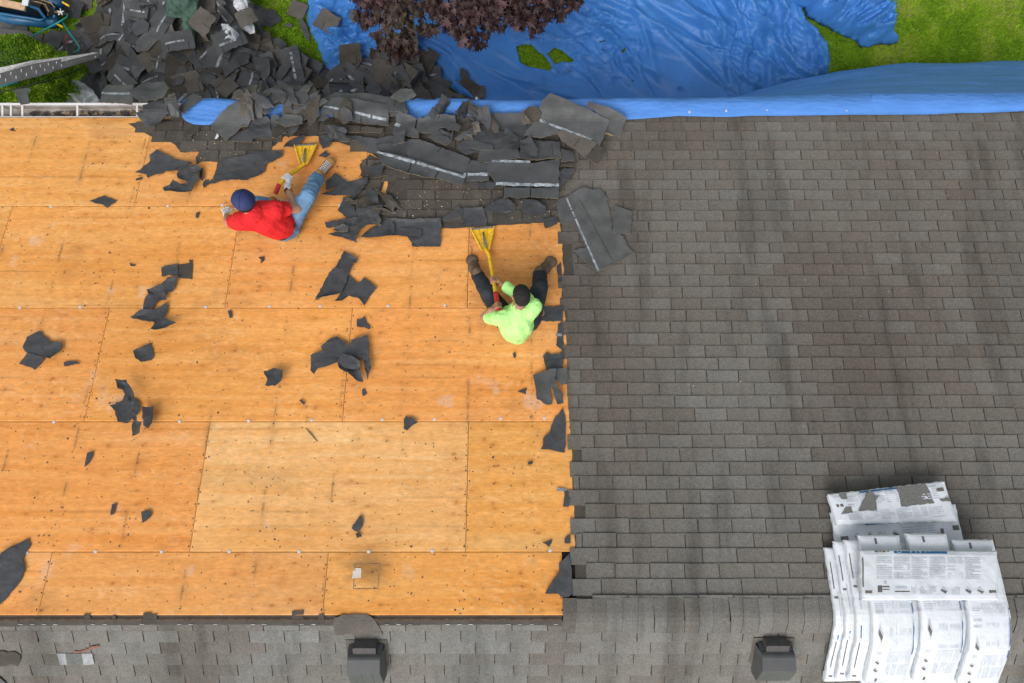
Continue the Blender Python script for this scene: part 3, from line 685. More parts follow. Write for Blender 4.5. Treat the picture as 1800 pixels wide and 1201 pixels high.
fsx(ZP, [(750, 380), (820, 350), (850, 315), (905, 312), (875, 385), (840, 392), (845, 425), (800, 435), (770, 475), (720, 480), (735, 430), (757, 400)], "upper link of the chain of felt scraps left of centre", amp=.006)
fsx(ZP, [(670, 520), (720, 482), (790, 475), (847, 437), (842, 500), (825, 520), (860, 530), (905, 550), (870, 562), (850, 575), (800, 587), (775, 580), (792, 545)], "lower link of the chain of felt scraps, with a curled tail", amp=.012, h=.004, lift=((800, 520), (905, 555), .05))
fsx(ZP, [(678, 682), (765, 638), (772, 690), (776, 708), (765, 725), (715, 737), (690, 720)], "lone squarish felt scrap below the felt chain", amp=.006)
fsx(ZP, [(558, 953), (620, 930), (635, 890), (660, 905), (700, 930), (712, 985), (700, 1000), (650, 1045), (600, 1037), (588, 985)], "flat ragged felt under the upright felt roll, lower left plywood", amp=.008)
fsx(ZP, [(620, 842), (665, 838), (690, 880), (705, 920), (712, 980), (735, 1050), (765, 1060), (766, 1115), (715, 1127), (708, 1020), (690, 960), (650, 890), (628, 885)], "long upright felt roll standing above the lower seam at left", h=.045, amp=.03, lift=((690, 980), (760, 1000), .05))
fsx(ZP, [(728, 963), (787, 963), (792, 1010), (788, 1052), (760, 1075), (728, 1052)], "curled felt flap right of the upright felt roll", h=.004, amp=.02, lift=((730, 1000), (790, 1010), .05))
fsx(ZQ, [(380, 387), (470, 215), (510, 180), (552, 75), (600, 105), (635, 125), (628, 150), (608, 148), (582, 210), (560, 280), (540, 330), (500, 342), (425, 357)], "long leaning felt blade in the middle of the plywood", amp=.008, h=.012)
fsx(ZQ, [(500, 375), (545, 300), (580, 215), (637, 265), (668, 230), (700, 255), (747, 295), (700, 345), (672, 400), (645, 360), (580, 335), (545, 368), (515, 375)], "winged felt scrap tucked under the long leaning felt blade", amp=.008)
fsx(ZQ, [(628, 470), (640, 478), (672, 458), (685, 495), (707, 522), (698, 533), (670, 520), (628, 518)], "small tailed felt scrap just right of the middle sheet joint")
fsx(ZQ, [(360, 690), (430, 660), (420, 640), (480, 590), (512, 578), (590, 635), (600, 600), (697, 575), (705, 700), (712, 780), (692, 837), (680, 780), (660, 700), (640, 730), (668, 850), (640, 845), (580, 795), (530, 770), (520, 735), (440, 760), (405, 765), (385, 805), (360, 780)], "biggest crumpled felt scrap in the middle of the plywood", amp=.018, h=.004, wav=4)
fsx(ZQ, [(520, 735), (548, 690), (600, 700), (650, 730), (655, 765), (610, 780), (560, 768)], "dark folded flap on top of the biggest crumpled scrap", h=.05, amp=.02, lift=((540, 700), (620, 780), -.03))
fsx(ZQ, [(88, 785), (150, 768), (205, 785), (212, 830), (203, 855), (160, 877), (100, 872), (115, 840)], "cupped felt scrap between the felt roll and the crumpled scrap", h=.012, amp=.02, lift=((140, 820), (215, 830), .07))
fsx(ZQ, [(657, 885), (672, 882), (685, 912), (660, 925)], "tiny triangular felt scrap below the biggest crumpled scrap")
fsx(ZQ, [(290, 950), (300, 943), (327, 968), (312, 975)], "thin felt sliver down-right of the cupped scrap")
fsx(ZQ, [(903, 1060), (918, 1043), (930, 1052), (945, 1047), (985, 1082), (955, 1095), (922, 1127), (900, 1115)], "claw-shaped felt scrap under the seam right of the middle", amp=.008)
fsx(ZQ, [(50, 112), (85, 108), (83, 130), (62, 148), (66, 128)], "small hooked felt scrap below the hem of the red shirt")
fsx(ZF, [(-14, 1000), (18, 965), (52, 947), (56, 958), (42, 985), (46, 1004), (36, 1024), (15, 1050), (-14, 1078)], "big dark felt wedge entering at the lower left edge of the roof", amp=.006)
fsx(ZF, [(250, 900), (263, 897), (268, 908), (252, 920)], "little square felt scrap left of the pale new sheet")
fsx(ZF, [(619, 929), (634, 906), (639, 913), (638, 926), (630, 936), (624, 934)], "pointed felt scrap on the pale new plywood sheet", amp=.006)
fsx(ZF, [(626, 938), (632, 936), (638, 943), (628, 946)], "felt crumb beneath the pointed scrap on the pale sheet")
fsx(ZF, [(155, 797), (165, 794), (162, 808), (150, 822), (153, 808)], "narrow felt sliver below the felt roll at the left")
fsx(ZF, [(198, 887), (207, 885), (202, 904), (196, 906)], "slim felt sliver left of the little square scrap")
fsx(ZF, [(712, 736), (718, 732), (734, 745)], "x") if False else None
fsx(ZF, [(401, 548), (407, 546), (409, 559), (404, 560)], "felt crumb by the seam right of the felt chain")
fsx(ZF, [(346, 375), (352, 373), (349, 384), (345, 384)], "felt crumb beside the worker in red's left hand")
fsx(ZF, [(229, 463), (240, 466), (236, 469), (230, 468)], "felt crumb left of the rectangular gritty tab")
fsx(ZF, [(17, 229), (24, 225), (28, 232), (22, 231)], "felt crumb under the gutter at the upper left")
fsx(Z7, [(308, 660), (345, 655), (385, 638), (388, 655), (365, 697), (340, 672)], "small winged felt scrap near the lower right corner of the plywood")
fsx(ZF, [(927, 813), (936, 811), (937, 815), (930, 818)], "felt crumb near the torn edge beside the old shingles")
fsx(Z6, [(92, 350), (110, 345), (118, 370), (108, 395), (95, 375)], "small felt crumb below the worker in green")
fsx(Z6, [(128, 640), (165, 622), (198, 612), (190, 660)], "arrow-shaped felt scrap left of the curled pair at the shingle edge")
# along the torn edge of the old shingles
fsx(Z6, [(305, 107), (333, 58), (320, 8), (470, -5), (470, 110), (420, 110)], "square felt remnant right of the worker in green", group=GE)
fsx(Z6, [(432, 130), (470, 125), (475, 330), (440, 310), (418, 290)], "narrow felt strip under the shingle edge below the green shirt", group=GE)
fsx(Z6, [(318, 372), (350, 343), (378, 365), (440, 358), (470, 330), (470, 470), (345, 487), (330, 430)], "rounded felt flap above the curled pair at the shingle edge", group=GE, amp=.012, h=.006)
piece(SH, 'under', Z6, [(245, 515), (390, 483), (412, 490), (376, 600), (382, 742), (345, 742), (272, 700)], .012, "rectangular curled shingle underside, left one of the pair at the edge", 'shingle', GE, amp=.008, lift=((270, 600), (400, 560), .04))
piece(SH, 'under', Z6, [(370, 490), (412, 488), (418, 600), (470, 670), (472, 735), (425, 747), (395, 650), (374, 590)], .035, "narrow twisted shingle strip, right one of the pair at the edge", 'shingle', GE, amp=.02, lift=((420, 740), (390, 490), .05))
piece(SH, 'dusty', Z6, [(410, 480), (500, 470), (518, 560), (462, 603), (418, 560)], .03, "folded-back shingle corner lying onto the old shingles", 'shingle', GE, amp=.012, bends=[((500, 480), (505, 600), .05, 1.4)])
fsx(Z6, [(300, 1075), (340, 970), (370, 950), (400, 850), (470, 765), (490, 850), (485, 1100), (400, 1085)], "tall triangular felt remnant at the shingle edge", group=GE, amp=.008)
fsx(Z7, [(335, 1046), (385, 960), (440, 880), (440, 810), (515, 743), (535, 860), (540, 1046), (490, 1080), (430, 1046)], "triangular felt remnant at the foot of the shingle edge", group=GE, amp=.006)
fsx(Z7, [(468, 390), (482, 310), (478, 270), (515, 280), (512, 392)], "narrow felt remnant half way down the lower shingle edge", group=GE)
fsx(Z7, [(480, 632), (525, 600), (527, 668), (482, 667)], "small square felt remnant low on the shingle edge", group=GE)
piece('roof_tag', 'felt', Z6, [(415, 202), (462, 200), (462, 222), (417, 222)], .008, "pale plastic tab at the shingle edge below the green shirt", 'plastic tab', None, amp=.001).data.materials.__setitem__(0, M['seal'])
piece('roof_tag', 'felt', Z7, [(425, 248), (495, 256), (493, 278), (420, 270)], .008, "pale plastic tab at the lower shingle edge", 'plastic tab', None, amp=.001).data.materials.__setitem__(0, M['seal'])
fsx(ZF, [(979, 468), (986, 462), (988, 495), (981, 497)], "thin felt strip beside the right boot of the worker in green", group=GE)
# torn shingle tongue at the ridge above the vent
def tongue():
    rng = random.Random(8); mb = MB(); P2 = [XS(*p) for p in [(588, 1086), (611, 1081), (645, 1080), (658, 1088), (668, 1100), (674, 1113), (590, 1113)]]
    pv, pf = cdt(jag(P2, .005, .03, rng), .03, rng); solid(mb, [RS(a, b, .018 + .006 * math.sin(a * 11)) for a, b in pv], pf, .004)
    tag(mb.build(SH, [M['gran'], M['under'], M['edge']]), "torn grey shingle tongue folded up over the ridge above a vent", 'shingle')
tongue()
mb = MB(); P2 = [XS(*p) for p in [(-10, 1143), (8, 1141), (16, 1144), (27, 1142), (38, 1148), (39, 1156), (34, 1168), (22, 1164), (10, 1168), (-10, 1172)]]
pv, pf = cdt(jag(P2, .004, .03, random.Random(2)), .04, random.Random(2)); solid(mb, [RS(a, b, .022) for a, b in pv], pf, .003)
tag(mb.build(SH, [M['gran_d'], M['under'], M['edge']]), "dark wavy-edged shingle scrap at the lower left corner of the far slope", 'shingle')
mb = MB(); P2 = [XS(*p) for p in [(-10, 1180), (0, 1186), (12, 1196), (20, 1206), (-10, 1215)]]
pv, pf = cdt(P2, .04, random.Random(2)); solid(mb, [RS(a, b, .022) for a, b in pv], pf, .003)
tag(mb.build(FS, [M['felt'], M['felt'], M['felt']]), "black felt corner at the very bottom left of the photo", 'felt scrap')
mb = MB(); P2 = [XS(*p) for p in [(131, 1143), (150, 1140), (163, 1133), (176, 1131), (176, 1136), (165, 1138), (150, 1143), (134, 1146)]]
pv, pf = cdt(jag(P2, .004, .02, random.Random(2)), .03, random.Random(2)); solid(mb, [RS(a, b, .021) for a, b in pv], pf, .002, 0, 0, 0)
tag(mb.build('rusty_scrap', mat('rusty_scrap', (.22, .105, .07), .9, nscale=50, namt=.3)), "thin rust-brown strip lying on the far slope near the patch", 'scrap')

# ---- heap along the eave (lowest first)
def sh(kind, zf, poly, h, label, **k): return piece(SH, kind, zf, poly, h, label, 'shingle', GQ, **k)
sh('felt', Z8, [(340, 1105), (420, 1040), (560, 950), (660, 965), (1000, 965), (1000, 1050), (990, 1180), (760, 1180), (760, 1150), (725, 1100), (650, 1090), (440, 1112)], .006, "long torn felt sheet along the bottom of the heap, left of the big yellow shovel", amp=.012)
sh('felt', Z8, [(655, 1040), (760, 1030), (850, 1050), (830, 1110), (730, 1095)], .022, "small felt flap lying on the long torn felt sheet", amp=.008)
sh('felt', Z8, [(60, 985), (230, 960), (330, 960), (330, 1020), (322, 1160), (200, 1110), (80, 1090), (150, 1065), (190, 1060), (120, 1050), (150, 1030), (70, 1030)], .012, "frayed felt hand at the lower left end of the heap", amp=.016)
sh('felt', Z8, [(320, 900), (420, 880), (540, 870), (500, 950), (520, 1000), (400, 1030), (335, 1100), (325, 1010)], .03, "creased felt lump above the frayed felt hand", amp=.03, wav=6)
sh('felt', Z8, [(160, 885), (210, 780), (270, 800), (300, 880), (320, 935), (240, 952)], .01, "drooping felt tongue between the rolled felt and the frayed hand", amp=.012)
sh('felt', Z8, [(15, 755), (140, 720), (170, 705), (60, 722), (70, 650), (145, 588), (190, 620), (240, 660), (330, 650), (410, 620), (400, 690), (300, 780), (180, 772)], .012, "perforated black felt right of the tan boot", amp=.015)
sh('felt', Z8, [(190, 772), (230, 720), (360, 645), (395, 690), (350, 750), (280, 808)], .04, "shiny rolled felt tube on the perforated felt", amp=.01, bends=[((260, 790), (390, 660), .035, 2.6)])
sh('felt', Z8, [(10, 300), (60, 285), (140, 290), (120, 330), (90, 380), (40, 395), (15, 350)], .014, "jagged felt tongue above the tan boot", amp=.014)
sh('felt', Z8, [(5, 445), (60, 400), (80, 430), (105, 430), (60, 458)], .006, "small felt moth-shaped scrap at the toe of the tan boot", amp=.008)
sh('felt', Z8, [(215, 310), (260, 320), (240, 350), (225, 345)], .006, "felt nub hanging under the heap above the bare plywood notch", amp=.004)
sh('under', Z8, [(140, 285), (330, 295), (480, 320), (490, 430), (440, 430), (370, 370), (330, 340)], .02, "long narrow shingle edge under the heap, above the plywood notch", amp=.016)
sh('grand', Z8, [(340, 605), (360, 520), (530, 510), (560, 600), (430, 625)], .01, "dark gritty tab at the left end of the remaining shingles", amp=.006)
sh('felt', Z8, [(415, 545), (520, 530), (545, 545), (510, 620), (430, 625)], .03, "crumpled black felt on the dark gritty tab", amp=.02)
sh('grand', Z8, [(300, 830), (430, 760), (600, 760), (625, 810), (560, 860), (400, 890), (320, 890)], .014, "rough round-ended granule shingle above the creased felt lump", amp=.012)
sh('gran', Z8, [(350, 860), (430, 800), (465, 830), (430, 890), (370, 895)], .024, "small brown gritty tab on the round-ended shingle", amp=.008)
sh('under', Z8, [(1005, 970), (1070, 920), (1140, 852), (1180, 900), (1165, 950), (1060, 1015)], .03, "curled shingle lip left of the square felt above the yellow shovel", amp=.012, bends=[((1150, 960), (1010, 1000), .05, 1.6)])
sh('felt', Z8, [(1175, 875), (1330, 868), (1372, 960), (1362, 1015), (1200, 1022), (1168, 960)], .012, "square felt piece being lifted by the big yellow shovel", amp=.010)
sh('felt', ZA, [(108, 760), (210, 700), (270, 688), (320, 740), (322, 800), (200, 818), (140, 800)], .03, "tubular rolled felt just right of the square lifted felt", amp=.016, bends=[((322, 790), (120, 790), .05, 2.0)])
sh('felt', ZA, [(368, 702), (450, 700), (522, 740), (520, 790), (430, 818), (368, 772)], .03, "cupped felt above the plywood right of the yellow shovel", amp=.02, bends=[((520, 800), (380, 800), .06, 1.5)])
sh('felt', ZA, [(495, 815), (590, 800), (598, 850), (520, 878)], .02, "small curved felt tab above the right boot of the worker in green", amp=.006, bends=[((500, 880), (495, 810), .05, 1.2)])
# upper heap, left part
sh('felt', Z1, [(975, 825), (1050, 828), (1052, 860), (1010, 872)], .006, "small felt rag at the gutter's right end", amp=.006)
sh('felt', Z1, [(1045, 932), (1050, 800), (1120, 770), (1200, 740), (1290, 760), (1305, 800), (1250, 850), (1180, 880), (1120, 932)], .06, "big smooth black felt hanging over the gutter's right end", amp=.02, wav=3)
sh('under', Z1, [(975, 740), (1080, 655), (1200, 655), (1250, 710), (1200, 770), (1040, 800)], .10, "rumpled shingle sheet bridging from the eave to the ground pile", amp=.03, wav=4)
sh('dusty', Z1, [(765, 790), (772, 712), (785, 655), (970, 652), (982, 720), (982, 800)], .085, "curved grey shingle sheet laid over the gutter, silver strip across it", amp=.008, seal=((770, 722), (975, 722), .035))
sh('dusty', Z1, [(158, 700), (240, 682), (280, 697), (255, 720), (272, 795), (215, 808)], .085, "small hooked shingle scrap resting on the gutter above the shrub", amp=.01)
sh('under', Z1, [(1290, 822), (1300, 790), (1388, 700), (1455, 740), (1370, 802), (1325, 842)], .05, "square shingle scrap on the left corner of the blue tarp", amp=.008)
sh('dusty', Z5, [(925, 268), (1010, 210), (1150, 112), (1235, 60), (1362, 232), (1310, 302), (1262, 292), (1160, 380), (1080, 438)], .045, "large diamond-shaped shingle with pale cut edges left of the heap", amp=.008, lift=((1100, 260), (1230, 60), .03))
sh('under', Z5, [(1110, 432), (1200, 350), (1310, 300), (1375, 370), (1350, 448)], .03, "shingle wedge tucked under the diamond-shaped shingle", amp=.008)
sh('felt', Z5, [(1330, 330), (1370, 230), (1440, 168), (1550, 232), (1555, 330), (1582, 400), (1370, 428)], .035, "felt sheet right of the diamond-shaped shingle", amp=.014)
sh('gran', Z5, [(1240, 215), (1268, 130), (1248, 60), (1335, 45), (1432, 42), (1425, 130), (1400, 225)], .075, "pale gritty tab on top of the diamond-shaped shingle", amp=.008)
sh('gran', Z5, [(1180, 50), (1200, -30), (1240, -60), (1310, 0), (1430, 40), (1430, 60), (1250, 70)], .06, "pale gritty shingle leaning over the eave above the diamond", amp=.02)
sh('grand', Z5, [(1432, 60), (1490, 10), (1540, 80), (1500, 130), (1440, 130)], .07, "rounded gritty scrap right of the pale gritty tab", amp=.02)
sh('under', Z5, [(1430, 140), (1560, 150), (1590, 190), (1510, 215)], .075, "dark flipped shingle corner below the rounded gritty scrap", amp=.015)
sh('grand', Z5, [(630, 360), (700, 330), (790, 290), (800, 320), (740, 380), (690, 395), (680, 440)], .03, "black folded sliver on the remaining shingles under the tarp", amp=.02)
sh('under', Z2, [(345, 690), (360, 665), (540, 668), (540, 705), (450, 795), (360, 812), (325, 770)], .09, "upright square shingle at the eave between two tarp gaps", amp=.012, bends=[((325, 810), (340, 690), .08, .9)])
sh('gran', Z2, [(455, 820), (500, 760), (545, 695), (612, 712), (600, 790), (520, 842)], .10, "brown tabbed shingle at the eave right of the upright square one", amp=.01, slots=[((520, 770), (590, 800), .008)])
sh('grand', Z2, [(330, 965), (400, 900), (520, 830), (660, 762), (678, 832), (480, 950), (382, 1055), (345, 1030)], .09, "thick plank-like shingle strip tilted above the small yellow shovel", amp=.01, lift=((520, 840), (560, 950), .05))
sh('under', Z2, [(500, 850), (570, 770), (665, 725), (672, 770), (600, 810), (520, 870)], .11, "narrow strip lying along the top of the plank-like shingle", amp=.012)
sh('felt', Z2, [(310, 920), (330, 860), (380, 855), (395, 890), (340, 960)], .05, "dark felt knuckle left of the plank-like shingle", amp=.02)
sh('felt', Z2, [(400, 1055), (440, 1010), (520, 980), (555, 975), (530, 1020), (480, 1050)], .03, "torn felt lip over the small yellow shovel", amp=.015)
sh('under', Z2, [(640, 800), (680, 750), (770, 698), (900, 705), (1080, 720), (1205, 750), (1280, 862), (1150, 862), (690, 830)], .05, "wide shingle sheet at the eave behind the white-lined strip", amp=.015, slots=[((1200, 760), (1185, 815), .008)])
sh('under', Z2, [(682, 842), (690, 800), (762, 755), (900, 762), (1145, 800), (1142, 922), (960, 910), (840, 890), (720, 862)], .09, "long shingle strip with a white line across it, centre of the heap", amp=.008, seal=((700, 815), (1140, 890), .028), slots=[((765, 850), (762, 895), .008), ((955, 865), (952, 912), .008)])
sh('grand', Z2, [(655, 965), (665, 912), (730, 900), (900, 915), (1105, 930), (1080, 965), (940, 962)], .06, "brown gritty strip below the white-lined strip", amp=.008, slots=[((945, 920), (942, 960), .008)])
sh('felt', Z2, [(630, 900), (700, 830), (730, 880), (690, 900)], .07, "black felt scrap at the left end of the white-lined strip", amp=.015)
sh('under', Z8, [(560, 60), (640, 20), (690, 0), (740, 150), (690, 140), (585, 150)], .07, "pointed shingle end rising against the blue tarp", amp=.01, slots=[((640, 50), (630, 105), .008)])
# upper heap, right part
sh('under', Z8, [(480, 320), (600, 290), (820, 340), (830, 380), (740, 400), (560, 400), (490, 370)], .03, "broad dark shingle sheet in the heap's centre, below the square one", amp=.016)
sh('felt', ZA, [(0, 270), (130, 190), (200, 250), (375, 300), (340, 385), (95, 390), (0, 420), (-60, 380)], .05, "large smooth felt sheet across the right half of the heap", amp=.02, wav=3)
sh('under', ZA, [(100, 190), (140, 145), (440, 145), (470, 190), (375, 305), (205, 255)], .03, "dusty shingle sheet along the eave right of the heap's curls", amp=.01, slots=[((405, 160), (400, 215), .006)])
sh('under', Z8, [(615, 300), (615, 265), (662, 138), (810, 190), (790, 260), (822, 290), (822, 340)], .08, "square shingle with a white dab, centre of the heap", amp=.01, seal=((632, 222), (672, 235), .04))
sh('under', Z8, [(800, 290), (815, 188), (1000, 163), (1115, 168), (1122, 222), (1000, 262), (950, 305), (830, 292)], .09, "wide bent shingle under the curls at the eave", amp=.014)
sh('felt', Z8, [(810, 110), (850, 20), (930, -10), (1010, 20), (985, 40), (930, 110), (950, 160), (880, 170), (820, 140)], .09, "upright curled felt, left curl at the tarp's edge", amp=.02, bends=[((900, 170), (1010, 20), .07, 1.5)])
sh('felt', Z8, [(960, 110), (1000, 40), (1060, 30), (1175, 75), (1190, 120), (1165, 165), (1090, 165), (1050, 80), (1000, 150)], .10, "upright curled felt, right curl at the tarp's edge", amp=.02, bends=[((1100, 180), (1190, 60), .06, 1.2)])
sh('under', Z8, [(995, 262), (1120, 220), (1165, 250), (1142, 290), (1110, 280), (1095, 296), (1080, 278), (1065, 294), (1040, 262)], .11, "saw-toothed shingle scrap in the middle of the heap", amp=.01, jg=.002)
sh('under', Z8, [(900, 332), (1010, 268), (1050, 320), (1085, 330), (1065, 350), (1090, 365), (1040, 402), (960, 372)], .10, "toothed shingle wedge below the saw-toothed scrap", amp=.012)
sh('dusty', Z8, [(1108, 350), (1195, 290), (1300, 270), (1295, 300), (1140, 362)], .10, "leaf-shaped shingle sliver right of the saw-toothed scrap", amp=.008)
sh('under', Z8, [(1200, 75), (1230, 65), (1390, 170), (1380, 215), (1300, 235), (1240, 160)], .10, "slanted shingle strip beside the wood splinter at the tarp", amp=.012)
sh('felt', Z8, [(1150, 180), (1170, 140), (1215, 130), (1225, 190), (1210, 255), (1160, 225)], .12, "small felt cup between the curls and the slanted strip", amp=.025, bends=[((1215, 250), (1220, 130), .04, 1.6)])
sh('under', Z8, [(1228, 420), (1235, 362), (1290, 360), (1420, 400), (1420, 440), (1290, 430)], .08, "thin shingle flap over the long white-lined board", amp=.012)
sh('under', Z8, [(480, 440), (490, 372), (735, 345), (745, 400), (760, 490), (600, 470)], .045, "left upper end of the long slanting double strip", amp=.008, slots=[((748, 430), (742, 490), .006)])
sh('under', Z8, [(720, 400), (740, 342), (830, 345), (1005, 402), (1232, 490), (1195, 640), (740, 490)], .065, "right upper part of the long slanting double strip", amp=.008, slots=[((1000, 405), (970, 440), .008)])
sh('under', Z8, [(485, 440), (740, 500), (1200, 640), (1172, 718), (1060, 680), (960, 655), (840, 650), (740, 625), (620, 590), (530, 552)], .08, "lower tabs of the long slanting strip, white line along their top", amp=.008, seal=((488, 450), (1195, 650), .03), slots=[((765, 535), (735, 622), .012), ((985, 600), (950, 655), .012)])
sh('under', ZA, [(0, 585), (0, 530), (130, 535), (148, 540), (148, 585), (60, 588)], .08, "short shingle end with a bright silver strip, right of the slanting strip", amp=.006, seal=((-30, 547), (142, 545), .04))
sh('under', ZA, [(-20, 545), (30, 450), (140, 465), (145, 535), (0, 532)], .06, "plain shingle above the short silver-stripped end", amp=.008)
sh('felt', ZA, [(0, 585), (60, 590), (190, 590), (190, 625), (160, 642), (60, 610)], .05, "thin felt tail under the short silver-stripped end", amp=.012)
sh('under', ZA, [(75, 452), (97, 385), (340, 383), (352, 440), (135, 472)], .09, "flat shingle above the wide silver-lined strip", amp=.008)
sh('under', ZA, [(345, 440), (362, 322), (430, 315), (612, 330), (622, 442), (430, 452)], .07, "flat shingle below the big tilted board-like shingle", amp=.01, slots=[((560, 345), (565, 420), .005)])
sh('felt', ZA, [(350, 350), (420, 310), (440, 360), (470, 400), (460, 440), (360, 430)], .11, "folded felt flap in the dark gap left of the tilted shingle", amp=.02)
sh('under', ZA, [(138, 535), (140, 472), (350, 458), (430, 475), (612, 442), (606, 610), (200, 606)], .085, "wide shingle strip with silver lines, lower right of the heap", amp=.006, seal=[((150, 462), (420, 466), .035), ((195, 610), (606, 618), .04)])
sh('under', ZA, [(240, 625), (420, 632), (608, 622), (606, 696), (430, 692), (245, 690)], .07, "two hanging tabs below the wide silver-lined strip", amp=.006, slots=[((245, 625), (243, 690), .012), ((422, 625), (420, 690), .012)])
sh('dusty', ZA, [(375, 302), (455, 195), (495, 100), (545, 55), (740, 130), (935, 208), (872, 372), (740, 342), (600, 292), (480, 322)], .12, "big tilted board-like shingle lying against the blue tarp, with silver line", amp=.006, seal=((478, 205), (815, 335), .035))
sh('dusty', ZA, [(905, 285), (935, 210), (780, 128), (795, 98), (930, 140), (1047, 186), (1000, 302)], .10, "notched shingle at the right tip of the heap by the tarp", amp=.006)
sh('gran', ZA, [(592, 292), (622, 278), (760, 325), (852, 360), (812, 410), (772, 448), (690, 390), (622, 345)], .14, "pale gritty shingle tongue under the big tilted shingle", amp=.006, slots=[((740, 330), (700, 385), .006)])
sh('grand', ZA, [(775, 448), (852, 358), (917, 410), (888, 450), (856, 492)], .12, "dark gritty square at the end of the pale gritty tongue", amp=.006)
sh('under', ZA, [(615, 465), (620, 378), (702, 405), (706, 455)], .09, "small shingle corner with light cut edge, below the gritty tongue", amp=.006)
sh('grand', ZA, [(615, 475), (700, 462), (740, 448), (700, 488)], .06, "gritty sliver under the small shingle corner", amp=.006)
sh('felt', ZA, [(605, 640), (640, 600), (690, 560), (712, 500), (640, 490), (610, 520)], .02, "ragged dark felt at the right end of the silver-lined strip", amp=.02)
# on the old shingles
sh('dusty', ZA, [(597, 690), (660, 670), (715, 640), (770, 610), (820, 625), (880, 618), (922, 670), (945, 790), (962, 900), (1030, 930), (1060, 1000), (1102, 1048), (940, 1128), (870, 1172), (830, 1140), (780, 1100), (705, 1022), (790, 1000), (740, 910), (700, 842), (630, 856), (600, 790)], .022, "largest upside-down shingle sheet, lying on the old shingles right of the heap", amp=.008, seal=((658, 680), (868, 1160), .022), slots=[((745, 690), (960, 1090), .004)])
sh('dusty', ZA, [(962, 908), (977, 728), (1030, 745), (1092, 766), (1076, 922)], .022, "small upside-down shingle tab beside the largest shingle sheet", amp=.006)
# small loose scraps scattered over the heap and spilling across the eave
LM2 = {"big yellow shovel": (850, 400), "white-lined strip on the heap": (625, 205), "diamond-shaped shingle": (410, 225), "curled felt at the tarp's edge": (770, 205), "big tilted board-like shingle": (1000, 230), "plank-like shingle strip": (530, 225), "long slanting double strip": (720, 285), "rumpled sheet over the gutter": (280, 180)}
rq = random.Random(41); sc2 = {}
for k in range(46):
    px, py = rq.choice([(rq.uniform(300, 560), rq.uniform(176, 200)), (rq.uniform(560, 830), rq.uniform(180, 262)), (rq.uniform(800, 960), rq.uniform(215, 275)), (rq.uniform(600, 690), rq.uniform(340, 410)), (rq.uniform(380, 640), rq.uniform(195, 235))])
    if 318 < px < 425 and py < 222: px += 110
    kind = rq.choice(['under', 'felt', 'gran', 'grand', 'dusty', 'under']); n = rq.randint(4, 7); L, W = rq.uniform(9, 30), rq.uniform(7, 15); th = rq.uniform(0, 3.14)
    pl = [(px + math.cos(6.283 * i / n) * L * rq.uniform(.7, 1.1) * math.cos(th) - math.sin(6.283 * i / n) * W * rq.uniform(.7, 1.1) * math.sin(th), py + (math.cos(6.283 * i / n) * L * math.sin(th) + math.sin(6.283 * i / n) * W * math.cos(th)) * rq.uniform(.75, 1.05)) for i in range(n)]
    l = min(LM2, key=lambda q: (LM2[q][0] - px) ** 2 + (LM2[q][1] - py) ** 2); d = {'under': 'dark shingle-underside', 'felt': 'black felt', 'gran': 'brown gritty', 'grand': 'dark gritty', 'dusty': 'dusty grey'}[kind]
    o = piece(FS if kind == 'felt' else SH, kind, ZF, pl, rq.uniform(.10, .15) if py < 300 else .03, "scrap%d" % k, 'felt scrap' if kind == 'felt' else 'shingle', GQ, amp=.02, lift=((px, py), (px + rq.choice([-1, 1]) * L, py + rq.uniform(-8, 8)), rq.uniform(.02, .07)), bends=[((px - 10, py + W * .3), (px + 10, py + W * .3 + rq.uniform(-6, 6)), .04, 1.3)] if rq.random() < .35 else ())
    sc2.setdefault((l, d), []).append(((LM2[l][0] - px) ** 2 + (LM2[l][1] - py) ** 2, o))
for (l, d), q in sc2.items():
    q.sort(key=lambda t: t[0])
    for n, (_, o) in enumerate(q): o["label"] = f"{['', 'second ', 'third ', 'fourth ', 'fifth ', 'sixth ', 'seventh ', 'eighth ', 'ninth ', 'tenth '][n]}closest small loose {d} scrap to the {l}"
# wood splinters on the heap
for z, a, b, w, lab in ((Z8, (1255, 200), (1275, 145), .012, "bright wood splinter standing out against the eave tarp"), (ZA, (905, 292), (955, 312), .012, "bright wood splinter under the notched shingle"), (ZQ, (325, 1110), (395, 1192), .007, "thin pale wood sliver on the seam of the pale plywood sheet")):
    a, b = XS(*z(a)), XS(*z(b)); h = .14 if z is not ZQ else .006
    mb = MB(); mb.tube([RS(a[0], a[1], h), RS((a[0] + b[0]) / 2, (a[1] + b[1]) / 2, h + .003), RS(b[0], b[1], h)], [w * .3, w, w * .4], 5); tag(mb.build('wood_splinter', M['edge']), lab, 'wood splinter')
piece('paper_bit', 'felt', Z5, [(960, 412), (985, 350), (1005, 380), (985, 410)], .03, "white torn paper bit on the remaining dark shingles", 'paper bit', None, amp=.004).data.materials.__setitem__(0, M['paper'])
